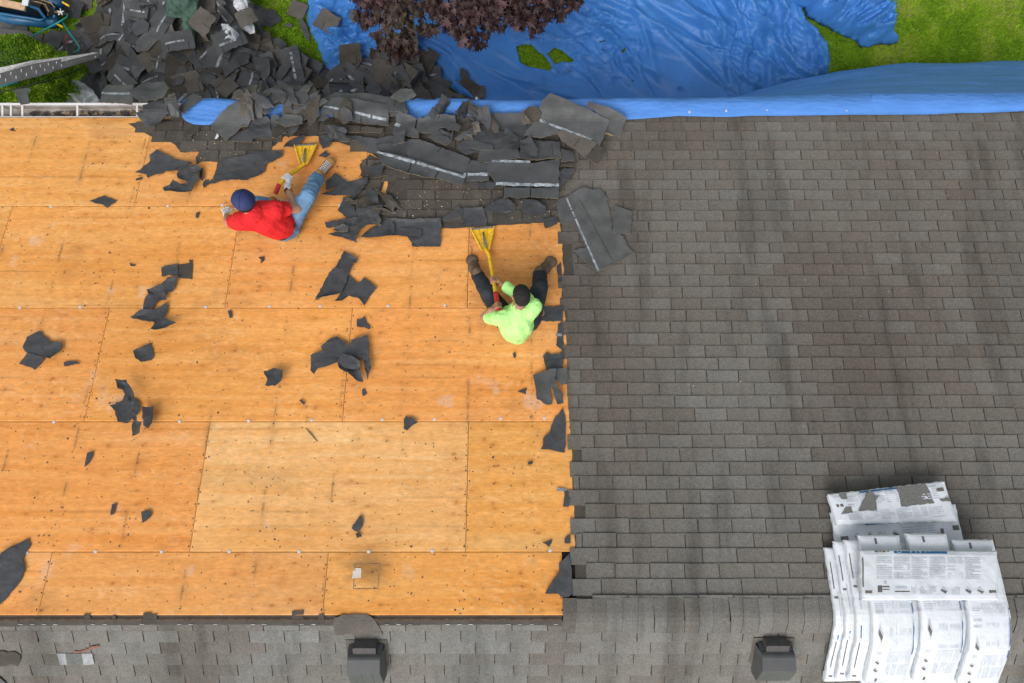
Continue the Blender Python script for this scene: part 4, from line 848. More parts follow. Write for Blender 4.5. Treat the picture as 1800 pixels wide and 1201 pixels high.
# crumbs
mb = MB(); rr_ = random.Random(77)
def crumb(px, py, r, mi):
    a, b = XS(px, py); th = rr_.uniform(0, 6.3); n = rr_.choice([4, 5, 6]); el = rr_.uniform(.35, 1)
    base = .0215 if not mi == 0 else .003
    pts = []
    for i in range(n):
        q = 6.283 * i / n; e = r * rr_.uniform(.6, 1.3); ux, uy = e * math.cos(q), e * el * math.sin(q)
        pts.append(RS(a + ux * math.cos(th) - uy * math.sin(th), b + ux * math.sin(th) + uy * math.cos(th), base + rr_.uniform(0, .003)))
    mb.add(pts, [tuple(range(n))], mi)
clus = [(rr_.uniform(0, 970), rr_.uniform(215, 1080)) for _ in range(34)]
for k in range(430):
    if rr_.random() < .55: c = rr_.choice(clus); px, py = c[0] + rr_.gauss(0, 16), c[1] + rr_.gauss(0, 12)
    else: px, py = rr_.uniform(0, 975), rr_.uniform(212, 1080)
    if 975 < px or py > 1080 or inpoly(px, py, REM_L): continue
    crumb(px, py, rr_.choice([.004, .005, .007, .009]) * rr_.uniform(.7, 1.5), 0)
tag(mb.build('felt_crumbs', [M['felt']]), kind='stuff')
mb = MB()
for k in range(260):
    px, py = rr_.uniform(640, 980), rr_.uniform(310, 385)
    if k % 4 == 0: px, py = rr_.uniform(330, 480), rr_.uniform(225, 290)
    if k % 9 == 0: px, py = rr_.uniform(1000, 1790), rr_.uniform(215, 1040)
    if inpoly(px, py, REM_L) or px > 1000: crumb(px, py, rr_.uniform(.003, .008), rr_.choice([1, 1, 2]))
tag(mb.build('wood_chips', [M['felt'], mat('wood_chip', (.55, .33, .12), .8), mat('pale_chip', (.6, .58, .5), .8)]), kind='stuff')
# ------------------------------------------------------------------ lawn
Mg = bpy.data.materials.new('lawn'); Mg.use_nodes = True
def lawn_mat(m):
    nt = m.node_tree; b = nt.nodes["Principled BSDF"]; b.inputs["Roughness"].default_value = .95; b.inputs["Specular IOR Level"].default_value = .15
    tc = nt.nodes.new("ShaderNodeTexCoord"); n1 = nt.nodes.new("ShaderNodeTexNoise"); n1.inputs["Scale"].default_value = 1.6; n1.inputs["Detail"].default_value = 6; n1.inputs["Roughness"].default_value = .65
    n2 = nt.nodes.new("ShaderNodeTexNoise"); n2.inputs["Scale"].default_value = 42; n2.inputs["Detail"].default_value = 5
    cr = nt.nodes.new("ShaderNodeValToRGB"); e = cr.color_ramp.elements
    e[0].position = .30; e[0].color = (.075, .16, .008, 1); e[1].position = .74; e[1].color = (.36, .38, .10, 1)
    k = e.new(.46); k.color = (.17, .31, .014, 1); k = e.new(.62); k.color = (.26, .42, .03, 1)
    mx = nt.nodes.new("ShaderNodeMath"); mx.operation = 'MULTIPLY_ADD'; mx.inputs[1].default_value = .55
    sc = nt.nodes.new("ShaderNodeMath"); sc.operation = 'MULTIPLY'; sc.inputs[1].default_value = .45
    nt.links.new(tc.outputs['Object'], n1.inputs['Vector']); nt.links.new(tc.outputs['Object'], n2.inputs['Vector'])
    nt.links.new(n2.outputs[0], sc.inputs[0]); nt.links.new(n1.outputs[0], mx.inputs[0]); nt.links.new(sc.outputs[0], mx.inputs[2]); nt.links.new(mx.outputs[0], cr.inputs[0]); nt.links.new(cr.outputs[0], b.inputs["Base Color"])
    bp = nt.nodes.new("ShaderNodeBump"); bp.inputs["Strength"].default_value = .8; bp.inputs["Distance"].default_value = .02
    nt.links.new(n2.outputs[0], bp.inputs["Height"]); nt.links.new(bp.outputs[0], b.inputs["Normal"])
lawn_mat(Mg)
mb = MB(); L = 90; mb.quad(Vector((-L, -L, 0)), Vector((L, -L, 0)), Vector((L, L, 0)), Vector((-L, L, 0))); tag(mb.build('lawn', Mg, None, origin=(0, 0, 0)), kind='structure')
# ground tarp outline (metres on the lawn) and the heap's footprint
TG = [(541, -260), (543, 0), (541, 40), (550, 62), (560, 82), (566, 100), (572, 118), (590, 135), (620, 170), (640, 236), (1450, 236), (1438, 150), (1453, 137), (1457, 107), (1453, 82), (1433, 57), (1415, 40), (1406, 18), (1400, 4), (1395, -60), (1400, -260)]
TGW = [tuple(G(*p).xy) for p in TG]
HOLES = [[(907, 84), (918, 80), (931, 81), (945, 92), (962, 108), (971, 122), (965, 127), (945, 123), (925, 118), (914, 112), (910, 96)], [(961, 97), (974, 88), (986, 92), (998, 101), (1009, 111), (1000, 114), (985, 112), (975, 116), (968, 106)],
         [(1091, 95), (1096, 92), (1097, 97), (1092, 99)], [(1053, 78), (1062, 76), (1062, 79), (1054, 79)], [(1057, 90), (1063, 91), (1062, 93), (1057, 92)], [(1110, 143), (1113, 144), (1112, 147), (1109, 146)], [(1195, 76), (1199, 77), (1198, 79), (1195, 78)]]
HOLW = [[tuple(G(*p).xy) for p in h] for h in HOLES]
PILE = [(150, 60), (186, 10), (205, -60), (330, -60), (400, -30), (430, 30), (448, 58), (500, 80), (535, 95), (552, 118), (585, 128), (612, 112), (650, 100), (690, 78), (730, 78), (760, 105), (770, 135), (790, 165), (860, 175), (905, 190), (900, 240), (60, 240), (120, 190), (140, 150), (165, 125), (150, 105), (100, 100), (120, 75)]
PW = [tuple(G(*p).xy) for p in PILE]
def pile_h(x, y):
    if not inpoly(x, y, PW): return 0.0
    d = pdist(x, y, PW); return .34 * min(1, d / .75) ** .8 + .05 * float(vn(np.array([x * 2.1]), np.array([y * 2.1]), 5)[0])
# grass blades where lawn shows
def grass(n, region, avoid, name):
    rg = np.random.RandomState(4); X = []; 
    xs = [p[0] for p in region]; ys = [p[1] for p in region]
    while len(X) < n:
        a, c = rg.uniform(min(xs), max(xs)), rg.uniform(min(ys), max(ys))
        if inpoly(a, c, region) and not any(inpoly(a, c, q) for q in avoid): X.append(G(a, c).xy)
    X = np.array(X); n = len(X); th = rg.uniform(0, 6.283, n); hgt = rg.uniform(.022, .06, n); w = rg.uniform(.003, .006, n); le = rg.uniform(.2, 1.1, n) * hgt; ph = rg.uniform(0, 6.283, n)
    dx, dy = np.cos(th) * w, np.sin(th) * w
    V = np.zeros((n, 3, 3)); V[:, 0, 0] = X[:, 0] - dx; V[:, 0, 1] = X[:, 1] - dy; V[:, 1, 0] = X[:, 0] + dx; V[:, 1, 1] = X[:, 1] + dy
    V[:, 2, 0] = X[:, 0] + np.cos(ph) * le; V[:, 2, 1] = X[:, 1] + np.sin(ph) * le; V[:, 2, 2] = hgt
    nz = fbm(X[:, 0] * 2.4, X[:, 1] * 2.4, 9, 4); t = np.clip((nz - .45) * 3 + rg.normal(0, .25, n), 0, 1)[:, None]
    dry = (rg.rand(n) < np.clip((nz - .58) * 3.0, .03, .40))[:, None]
    c = (1 - t) * np.array([.140, .300, .010]) + t * np.array([.430, .600, .040]); c = np.where(dry, np.array([.48, .42, .17]) * rg.uniform(.6, 1.1, (n, 1)), c) * rg.uniform(.7, 1.2, (n, 1))
    me = bpy.data.meshes.new(name); me.vertices.add(n * 3); me.vertices.foreach_set("co", V.ravel()); me.loops.add(n * 3); me.loops.foreach_set("vertex_index", np.arange(n * 3, dtype=np.int32))
    me.polygons.add(n); me.polygons.foreach_set("loop_start", np.arange(0, n * 3, 3, dtype=np.int32)); me.polygons.foreach_set("loop_total", np.full(n, 3, dtype=np.int32)); me.update(calc_edges=True)
    at = me.color_attributes.new("Col", 'FLOAT_COLOR', 'POINT'); ca = np.ones((n, 3, 4), np.float32); ca[:, :, :3] = c[:, None, :]; at.data.foreach_set("color", ca.ravel())
    me.materials.append(M['grass']); o = bpy.data.objects.new(name, me); COL.objects.link(o); tag(o, kind='stuff')
M['grass'] = mat('grass_blade', attr=True, rough=.7, spec=.25)
grass(52000, [(1395, -40), (1850, -40), (1850, 160), (1395, 160)], [TG], 'lawn_grass')
grass(16000, [(-60, -60), (190, -60), (190, 130), (-60, 130)], [], 'lawn_grass')
grass(12000, [(425, -40), (600, -40), (600, 130), (425, 130)], [TG], 'lawn_grass')
grass(3500, [(900, 75), (1015, 75), (1015, 130), (900, 130)], [], 'lawn_grass')

# ------------------------------------------------------------------ tarps
def crease(x, y, pts, w, a):
    """sharp fold along a polyline: asymmetric ridge"""
    best = np.full(len(x), 1e9); side = np.zeros(len(x))
    for i in range(len(pts) - 1):
        (x0, y0), (x1, y1) = pts[i], pts[i + 1]; dx, dy = x1 - x0, y1 - y0; L2 = dx * dx + dy * dy; L = math.sqrt(L2)
        t = np.clip(((x - x0) * dx + (y - y0) * dy) / L2, 0, 1); d = np.hypot(x - x0 - t * dx, y - y0 - t * dy); sg = ((x - x0) * -dy + (y - y0) * dx) / L
        m = d < best; best = np.where(m, d, best); side = np.where(m, np.sign(sg), side)
    k = np.where(side > 0, 1.0, .38)
    return a * np.exp(-best / (w * k))
def tarp_sheet(name, poly, holes, sp, hf, mats, th=.004, label=None, cat='tarp', edge=.0):
    rng = random.Random(3); pv, pf = cdt(jag(poly, .006, .05, rng), sp, rng, [jag(h, .004, .04, rng) for h in holes])
    X = np.array([p[0] for p in pv]); Y = np.array([p[1] for p in pv]); Z = hf(X, Y)
    mb = MB(); solid(mb, [Vector((a, b, c)) for a, b, c in zip(X, Y, Z)], pf, th, 0, 0, 0)
    o = mb.build(name, mats, None, smooth=True); tag(o, label, cat); return o
CR = [([(1060, 5), (1110, 25), (1160, 55), (1200, 95), (1240, 130)], .22, .13), ([(1190, 5), (1225, 40), (1270, 70), (1330, 105), (1390, 148)], .22, .15), ([(1062, 60), (1090, 90), (1120, 115), (1165, 140), (1190, 155)], .20, .10),
      ([(1080, 75), (1073, 110), (1078, 135)], .08, .05), ([(1000, 30), (1045, 45), (1060, 70)], .12, .10), ([(905, 70), (940, 60), (990, 75), (1040, 70), (1058, 60)], .08, .07), ([(905, 20), (930, 60), (935, 75)], .08, .06),
      ([(1290, -10), (1320, 30), (1345, 75), (1390, 130), (1410, 145)], .16, .17), ([(1350, -20), (1375, 30), (1370, 70), (1395, 110), (1425, 143)], .10, .14), ([(1255, -10), (1300, 40), (1340, 70)], .12, .10),
      ([(1400, 20), (1410, 60), (1430, 100), (1440, 140)], .09, .16), ([(1440, 70), (1445, 110), (1440, 140)], .06, .10), ([(548, 10), (590, 30), (650, 35)], .10, .09), ([(555, 60), (600, 70), (660, 58)], .09, .08), ([(565, 85), (610, 88), (655, 75)], .06, .06), ([(585, 110), (620, 118), (640, 105)], .06, .05),
      ([(720, 70), (760, 100), (800, 150), (815, 180)], .10, .06), ([(740, 65), (790, 90), (810, 130)], .09, .05), ([(1120, -20), (1150, 10), (1230, 50), (1260, 75)], .10, .05), ([(980, -20), (1040, 0), (1110, 10)], .12, .07)]
CRW = [([tuple(G(*p).xy) for p in pts], w, a) for pts, w, a in CR]
def ht_ground(X, Y):
    z = np.full(len(X), .03)
    left = sst(-1.4, -2.6, X); right = sst(3.2, 4.2, X)
    for pts, w, a in CRW: z = z + crease(X, Y, pts, w * .55, a * 1.0)
    wx = X + .25 * vn(X * 2, Y * 2, 1); wy = Y + .25 * vn(X * 2, Y * 2, 2)
    rot = X * .8 - Y * .6
    z = z + folds(X, Y, 60, 5, (-2.8, 4.6, 3.2, 6.5), -.62, .28, (.4, 1.5), (.07, .20), (.03, .10)) + folds(X, Y, 130, 6, (-2.8, 4.6, 3.2, 6.5), -.4, .8, (.08, .40), (.03, .08), (.004, .016))
    z = z + folds(X, Y, 70, 7, (3.1, 5.1, 3.9, 6.2), -1.05, .4, (.15, .8), (.05, .14), (.04, .11)) + folds(X, Y, 110, 8, (-3.3, -1.9, 3.8, 6), .2, .5, (.12, .5), (.04, .10), (.03, .08)) + folds(X, Y, 90, 9, (.3, 2.0, 4.1, 5.2), -.4, .9, (.08, .35), (.03, .08), (.015, .05))
    z = z + .012 * ridged(rot * 1.0, wy * 3.0, 11) + (.006 + .10 * left + .06 * right) * ridged(wx * 2.3, wy * 3.4, 21) + (.002 + .02 * left + .02 * right) * ridged(wx * 6, wy * 6, 31)
    mid = np.exp(-((X - 1.05) / .75) ** 2 - ((Y - 4.6) / .35) ** 2)
    z = z + mid * (.05 * ridged(wx * 3.2, wy * 5, 41) + .02 * ridged(wx * 9, wy * 9, 42))
    ed = np.array([pdist(a, b, TGW) for a, b in zip(X, Y)])
    z = z * (.25 + .75 * sst(0, .22, ed)) + .12 * right * np.exp(-((ed - .16) / .12) ** 2)
    return np.maximum(z, .014 + .004 * vn(X * 9, Y * 9, 3))
tarp_sheet('ground_tarp', TGW, HOLW, .025, ht_ground, [M['tarp']], label="large blue tarp spread wrinkled over the lawn, with two torn holes")
BT = [(1380, -120), (1384, -20), (1390, 6), (1402, 8), (1417, 11), (1420, 22), (1428, 29), (1445, 38), (1467, 50), (1490, 61), (1510, 69), (1517, 80), (1535, 79), (1552, 74), (1570, 76), (1584, 71), (1580, 62), (1571, 50), (1575, 25), (1573, 8), (1566, 2), (1545, -2), (1530, -30), (1520, -120)]
BTW = [tuple(G(p[0], p[1], .12).xy) for p in BT]
def ht_bunch(X, Y):
    ed = np.array([pdist(a, b, BTW) for a, b in zip(X, Y)]); wx = X + .2 * vn(X * 3, Y * 3, 1); wy = Y + .2 * vn(X * 3, Y * 3, 2); r = X * .8 + Y * .6; q = -X * .6 + Y * .8
    return .02 + sst(0, .15, ed) * (folds(X, Y, 170, 15, (4.2, 6.3, 4.6, 6.3), .5, .7, (.12, .6), (.04, .12), (.03, .10)) + folds(X, Y, 160, 16, (4.2, 6.3, 4.6, 6.3), .2, 1.2, (.05, .2), (.02, .05), (.012, .035))) + .36 * np.sqrt(np.clip(ed / .42, 0, 1)) + sst(0, .12, ed) * (.13 * ridged(r * 1.3 + wx, q * 4 + wy, 71) + .05 * ridged(wx * 6, wy * 6, 72))
tarp_sheet('bundled_tarp', BTW, [], .022, ht_bunch, [M['tarp']], label="bunched-up blue tarp heaped on the lawn at the upper right")
# tarp draped over the eave
def eave_tarp():
    xs_px = [318, 330, 345, 360, 380, 420, 470, 505, 525, 560, 600, 640, 680, 700, 712, 728, 745, 760, 790, 815, 840, 870, 900, 950, 1000, 1060, 1090, 1130, 1190, 1230, 1270, 1320, 1380, 1440, 1500, 1560, 1620, 1680, 1740, 1800, 1850]
    lo_px = [203, 214, 220, 221, 220, 215, 211, 216, 214, 205, 208, 206, 205, 207, 212, 214, 208, 206, 203, 204, 207, 208, 207.5, 207, 208, 210, 212, 211, 206, 207, 208, 206, 205.5, 205, 204, 203.5, 203, 202, 200.5, 199, 197]
    rng = random.Random(5); X = np.linspace(XS(322, 205)[0], XR - .2, 520)
    px0 = np.array(xs_px); lo = np.interp(np.interp(X, [XS(p, 207)[0] for p in xs_px], px0), px0, lo_px)
    rows = []; nr = 46
    for j in range(nr):
        t = j / (nr - 1); row = []
        for i, x in enumerate(X):
            pxx = 900 + x / 7.7 * 1200; s_lo = XS(900, lo[i] + 1.5)[1]
            out = float(sst(880, 1760, np.array(pxx)))
            L1 = S_EAVE + .165 - s_lo; H = 2.35 - .2 * out; s_t = t * (L1 + H)
            wv = .026 * float(ridged(np.array([x * 1.1 + t * 9.0]), np.array([t * 10.0 - x * .35]), 3)[0]) + .004 * float(vn(np.array([x * 4.0]), np.array([t * 14.0]), 6)[0])
            if s_t < L1:
                lf_ = float(sst(S_EAVE + .0, S_EAVE + .11, np.array(s_lo + s_t))); p = RS(x, min(s_lo + s_t, S_EAVE + .12), .018 + wv + .055 * lf_)
                if s_lo + s_t > S_EAVE + .12: e = s_lo + s_t - S_EAVE - .12; p = p + Vector((0, e * .95, -e * .35))
            else:
                d = s_t - L1; p = RS(x, S_EAVE + .12, .073 + wv) + Vector((0, .043, -.016)); b = out * 1.0
                rx = .6 * out; yo = .02 + out * .53 * d + out * .06 * float(vn(np.array([x * .8]), np.array([d * 1.5]), 9)[0]); zo = -d * .95
                yo += (.05 + .05 * out) * float(ridged(np.array([x * .45 + d * .6]), np.array([d * 2.2]), 14)[0]) * min(1, d * 2)
                p = p + Vector((0, yo, zo))
            row.append(p)
        rows.append(row)
    n = len(X); pos = [p for r in rows for p in r]; fs = []
    for j in range(nr - 1):
        for i in range(n - 1): a = j * n + i; fs += [(a, a + 1, a + n + 1), (a, a + n + 1, a + n)]
    mb = MB(); solid(mb, pos, fs, .003, 0, 0, 0)
    o = mb.build('eave_tarp', [M['tarp_skylit']], None, smooth=True); tag(o, "blue tarp draped over the eave and hanging down the wall", 'tarp')
    for px, py in ((1274, 200), (1345, 199), (1484, 200), (1605, 196.5), (1694, 197), (1745, 194), (1210, 202), (838, 178)):
        x, s = XS(px, py); m2 = MB(); m2.tube([RS(x, s, .030), RS(x, s, .062)], [.016, .012], 12); m2.tube([RS(x, s, .0622), RS(x, s, .0628)], [.006, .006], 8, 1); m2.build('grommet', [M['galv'], M['dark']], o)
eave_tarp()
def scrap_sheet(name, poly, col_mat, h0, amp, label, cat, f=(3, 5), sp=.02):
    PP = [tuple(G(p[0], p[1], h0).xy) for p in poly]
    def hf(X, Y):
        ed = np.array([pdist(a, b, PP) for a, b in zip(X, Y)]); wx = X + .2 * vn(X * 3, Y * 3, 1); wy = Y + .2 * vn(X * 3, Y * 3, 2)
        bx = (X.min(), X.max(), Y.min(), Y.max()); fo = folds(X, Y, 60, int(h0 * 100), bx, .9, .8, (.08, .4), (.02, .07), (.02, .06))
        return h0 + fo + amp * .6 * (ridged(wx * f[0] + wy, wy * f[1] - wx, 81) - .4) + amp * .2 * ridged(wx * 9, wy * 7, 82) - .06 * sst(.1, 0, ed)
    return tarp_sheet(name, PP, [], sp, hf, [col_mat], .003, label, cat)
M['silver'] = mat('silver_sheet', (.50, .52, .53), .38, nscale=8, namt=.2, bscale=14, bstr=.5, bdist=.03, spec=.6)
M['green_cloth'] = mat('green_cloth', (.060, .115, .088), .8, nscale=12, namt=.3, bscale=14, bstr=.5, bdist=.03)
M['whitesheet'] = mat('white_sheet', (.58, .60, .64), .6, nscale=10, namt=.2, bscale=10, bstr=.4, bdist=.02)

# ------------------------------------------------------------------ heap of stripped shingles on the ground
def mound():
    rng = random.Random(6); pv, pf = cdt(jag(PW, .05, .1, rng), .09, rng)
    mb = MB(); pos = [Vector((a, b, max(.01, pile_h(a, b) + rng.uniform(-.03, .03)))) for a, b in pv]; solid(mb, pos, pf, .004, 0, 0, 0)
    fs = mb.f; mb.m = [rng.choice([0, 0, 1, 2]) for _ in mb.f]
    tag(mb.build('shingle_rubble', [M['under'], M['felt'], M['gran_d']], None), kind='stuff')
mound()
LMK = {"silver plastic sheet": (140, 165), "grey dashed board": (120, 108), "green cloth": (310, 40), "upper white torn sheet": (430, 35), "long blue machine": (90, 30), "curved gutter shingle": (218, 178), "ground tarp's left edge": (556, 75),
       "purple maple leaves": (720, 100), "tarp tip at the eave": (800, 165), "upper left lawn": (40, 65), "heap's middle": (330, 125), "eave below the maple": (600, 170), "grass gap beside the tarp": (500, 60)}
gl = []
def ground_shingle(kind, px, py, z, yaw, L, Wd, rng, tilt=(0, 0), bow=0.0, curl=None):
    """one stripped strip or tab, tilted and bowed as it fell"""
    c = G(px, py, z); hl, hw = L / 2, Wd / 2
    if kind in ('strip', 'gran', 'grand'):
        if L > .5 and rng.random() < .5: base = [(-hl, -hw), (hl * rng.uniform(.7, 1), -hw), (hl, hw * rng.uniform(-.4, .6)), (hl * rng.uniform(.8, 1), hw), (-hl * rng.uniform(.6, 1), hw)]
        else: base = [(-hl, -hw), (hl, -hw * rng.uniform(.8, 1)), (hl * rng.uniform(.92, 1), hw), (-hl * rng.uniform(.85, 1), hw)]
    else:
        n = rng.randint(6, 9); base = [(hl * math.cos(6.283 * i / n) * rng.uniform(.65, 1.1), hw * math.sin(6.283 * i / n) * rng.uniform(.65, 1.1)) for i in range(n)]
    mt, mk, me_, th = KINDS[{'strip': 'under', 'dusty': 'dusty'}.get(kind, kind)]
    pv, pf = cdt(jag(base, .006, .05, rng), .07, rng)
    rot = Matrix.Rotation(yaw, 3, 'Z') @ Matrix.Rotation(tilt[0], 3, 'X') @ Matrix.Rotation(tilt[1], 3, 'Y'); sd = rng.uniform(0, 90)
    def surf(a, b, e=0.0):
        h = e + bow * (a / max(hl, .1)) ** 2 + .022 * (float(vn(np.array([a * 4 + sd]), np.array([b * 4]), 2)[0]) - .5)
        aa, bb = a, b
        if curl:
            d = a - curl[0] * hl
            if d > 0: an = min(d / curl[1], 2.4); aa = curl[0] * hl + (curl[1] - h) * math.sin(an); h = curl[1] - (curl[1] - h) * math.cos(an)
        p = c + rot @ Vector((aa, bb, h))
        if p.z < .012: p.z = .012 + .004 * rng.random()
        return p
    mb = MB(); solid(mb, [surf(a, b) for a, b in pv], pf, th)
    if kind in ('strip', 'gran', 'grand') and L > .33:           # slots between tabs
        x = -hl + rng.uniform(.1, .28)
        while x < hl - .05:
            n = 4
            for i in range(n):
                y0, y1 = -hw + .42 * Wd * i / n, -hw + .42 * Wd * (i + 1) / n; mb.quad(surf(x - .004, y0, .0016), surf(x + .004, y0, .0016), surf(x + .004, y1, .0016), surf(x - .004, y1, .0016), 3)
            x += .3048
    o = mb.build('torn_shingle' if kind != 'felt' else 'felt_scrap', [M[mt], M[mk], M[me_], M['dark']], None)
    seal = kind == 'strip' and rng.random() < .78
    if seal:
        ms = MB(); y = hw * rng.uniform(-.25, .1); n = max(3, int(L / .03)); w = rng.uniform(.013, .021); a0, a1 = -hl * rng.uniform(.5, .97), hl * rng.uniform(.3, .9)
        for i in range(n):
            if rng.random() < .1: continue
            x0, x1 = a0 + (a1 - a0) * i / n, a0 + (a1 - a0) * (i + 1) / n; ms.quad(surf(x0, y - w, .0024), surf(x1, y - w, .0024), surf(x1, y + w, .0024), surf(x0, y + w, .0024))
        ms.build('seal_strip', M['seal'], o)
    d0 = ("curled " if curl else "") + ("long " if L > .6 else "short " if L < .34 else "")
    desc = {'strip': 'dark shingle underside' + (' with silver strip' if seal else ''), 'gran': 'brown gritty shingle', 'grand': 'dark brown gritty shingle', 'felt': 'black felt scrap', 'dusty': 'dusty grey shingle underside'}[kind]
    gl.append((o, d0 + desc, (px, py), 'felt scrap' if kind == 'felt' else 'shingle')); return o
rp = random.Random(2024); pts = []
def far_enough(a, b, d): return all((a - q[0]) ** 2 + (b - q[1]) ** 2 > d * d for q in pts)
PV = [(150, 70), (186, 0), (400, -25), (436, 30), (452, 62), (500, 84), (530, 100), (552, 125), (585, 136), (620, 112), (650, 100), (690, 85), (730, 85), (755, 110), (765, 140), (790, 170), (800, 188), (190, 188), (178, 150), (165, 125), (150, 105), (170, 95)]
tries = 0
while len(pts) < 185 and tries < 9000:
    tries += 1; a, b = rp.uniform(120, 800), rp.uniform(-20, 192)
    if inpoly(a, b, PV) and far_enough(a, b, 17) and not (285 < a < 345 and -5 < b < 62) and not (398 < a < 442 and b < 70): pts.append((a, b))
rp.shuffle(pts)
for k, (a, b) in enumerate(pts):
    w = G(a, b, .3); z = pile_h(w.x, w.y) * 1.0 + .015 + .10 * k / len(pts)
    kind = rp.choices(['strip', 'gran', 'grand', 'felt', 'dusty'], [.46, .17, .10, .16, .11])[0]
    right = a > 440
    if a > 640 and b < 150: kind = rp.choices(['strip', 'gran', 'grand'], [.4, .25, .35])[0]
    L = rp.choice([.91, .7, .62, .45, .34, .3, .3]) if kind != 'felt' else rp.uniform(.25, .6); Wd = .305 if L > .33 and kind != 'felt' else rp.uniform(.16, .32)
    yaw = rp.choice([0, 1.57, .9, -.9]) + rp.gauss(0, .3)
    ground_shingle(kind, a, b, z, yaw, L, Wd, rp, (rp.gauss(0, .24), rp.gauss(0, .22)), rp.choice([0, 0, -.05, -.08, .04]) if L > .4 else 0, (rp.uniform(-.1, .5), rp.uniform(.05, .11)) if rp.random() < .24 else None)
for kind, a, b, L, Wd, yaw in (('dusty', 15, 55, .55, .4, .3), ('felt', 35, 45, .4, .3, 1), ('dusty', 30, 75, .8, .55, .2), ('strip', 20, 100, .6, .31, .1), ('dusty', 65, 70, .3, .22, 1.3), ('strip', 60, 92, .35, .24, .05), ('dusty', 92, 72, .4, .38, .6), ('strip', 105, 88, .4, .3, .9), ('felt', 128, 15, .55, .35, -.4), ('dusty', 142, 8, .5, .3, .4),
                            ('dusty', 170, 40, .5, .4, .2), ('gran', 150, 55, .3, .3, .3), ('strip', 135, 70, .45, .3, .1), ('felt', 455, 28, .62, .40, -.25), ('felt', 478, 33, .35, .18, -.1), ('gran', 523, 18, .28, .26, -.4), ('dusty', 508, 45, .15, .07, 0), ('felt', 536, 52, .42, .16, -1.2), ('felt', 459, 53, .25, .1, -1.1), ('gran', 575, 38, .36, .30, -.5), ('dusty', 622, 28, .27, .16, 1.5),
                            ('grand', 615, 96, .36, .33, .1), ('felt', 816, 132, .24, .16, -1.1), ('grand', 822, 155, .34, .26, -.6), ('gran', 842, 162, .2, .2, .1), ('grand', 785, 165, .5, .3, .4), ('dusty', 5, 130, .4, .3, .4), ('felt', 180, 110, .6, .4, .7), ('felt', 205, 85, .8, .3, .55), ('dusty', 168, 92, .5, .35, .2)):
    ontarp = 560 < a; gy = G(a, b); z = .05 + (float(ht_ground(np.array([gy.x]), np.array([gy.y]))[0]) if ontarp and b < 140 or a > 765 else 0.0)
    ground_shingle(kind, a, b, z, yaw, L, Wd, rp, (rp.gauss(0, .06), rp.gauss(0, .06)), 0, (.45, .09) if (a, b) in ((128, 15), (205, 85), (180, 110)) else None)
for kind, a, b, L, Wd, yaw in (('gran', 355, 38, .34, .32, .9), ('strip', 310, 72, .5, .3, .2), ('gran', 432, 30, .28, .26, .5), ('strip', 402, 70, .5, .3, .4)):
    ground_shingle(kind, a, b, .62 + rp.uniform(0, .05), yaw, L, Wd, rp, (rp.gauss(0, .12), rp.gauss(0, .12)), -.03)
def ordinal(n): return ["", "second ", "third ", "fourth ", "fifth ", "sixth ", "seventh ", "eighth ", "ninth "][n] if n < 9 else "farther "
byl = {}
for o, d, p, cat in gl:
    l = min(LMK, key=lambda q: (LMK[q][0] - p[0]) ** 2 + (LMK[q][1] - p[1]) ** 2); byl.setdefault((l, d), []).append(((LMK[l][0] - p[0]) ** 2 + (LMK[l][1] - p[1]) ** 2, o, cat))
for (l, d), q in byl.items():
    q.sort(key=lambda t: t[0])
    for n, (_, o, cat) in enumerate(q): tag(o, f"{ordinal(n)}closest {d} to the {l}", cat, "stripped shingles heaped on the ground")
scrap_sheet('plastic_sheet', [(110, 143), (121, 140), (132, 139), (148, 147), (163, 160), (173, 172), (176, 186), (150, 190), (116, 186), (110, 165)], M['silver'], .50, .22, "crumpled silver plastic sheet between the shrub and the shingle heap", 'plastic sheet')
scrap_sheet('green_cloth', [(288, -40), (352, -40), (346, 22), (338, 40), (342, 60), (345, 76), (330, 78), (312, 68), (320, 50), (316, 30), (300, 30), (290, 28)], M['green_cloth'], .56, .10, "crumpled dark green cloth on top of the shingle heap", 'cloth')
scrap_sheet('white_sheet', [(403, -40), (434, -40), (437, 22), (446, 45), (446, 55), (437, 57), (425, 50), (415, 38), (424, 30), (410, 10)], M['whitesheet'], .52, .07, "upper white torn sheet at the right end of the shingle heap", 'plastic sheet')
scrap_sheet('white_sheet', [(397, 52), (405, 47), (414, 58), (428, 68), (418, 76), (406, 72), (398, 76), (396, 62)], M['whitesheet'], .54, .05, "lower white torn sheet among brown shingles at the heap's right end", 'plastic sheet')
scrap_sheet('white_sheet', [(186, 3), (186, -6), (205, -8), (203, 2), (193, 5)], M['whitesheet'], .45, .02, "small white corner at the top edge above the heap", 'plastic sheet')
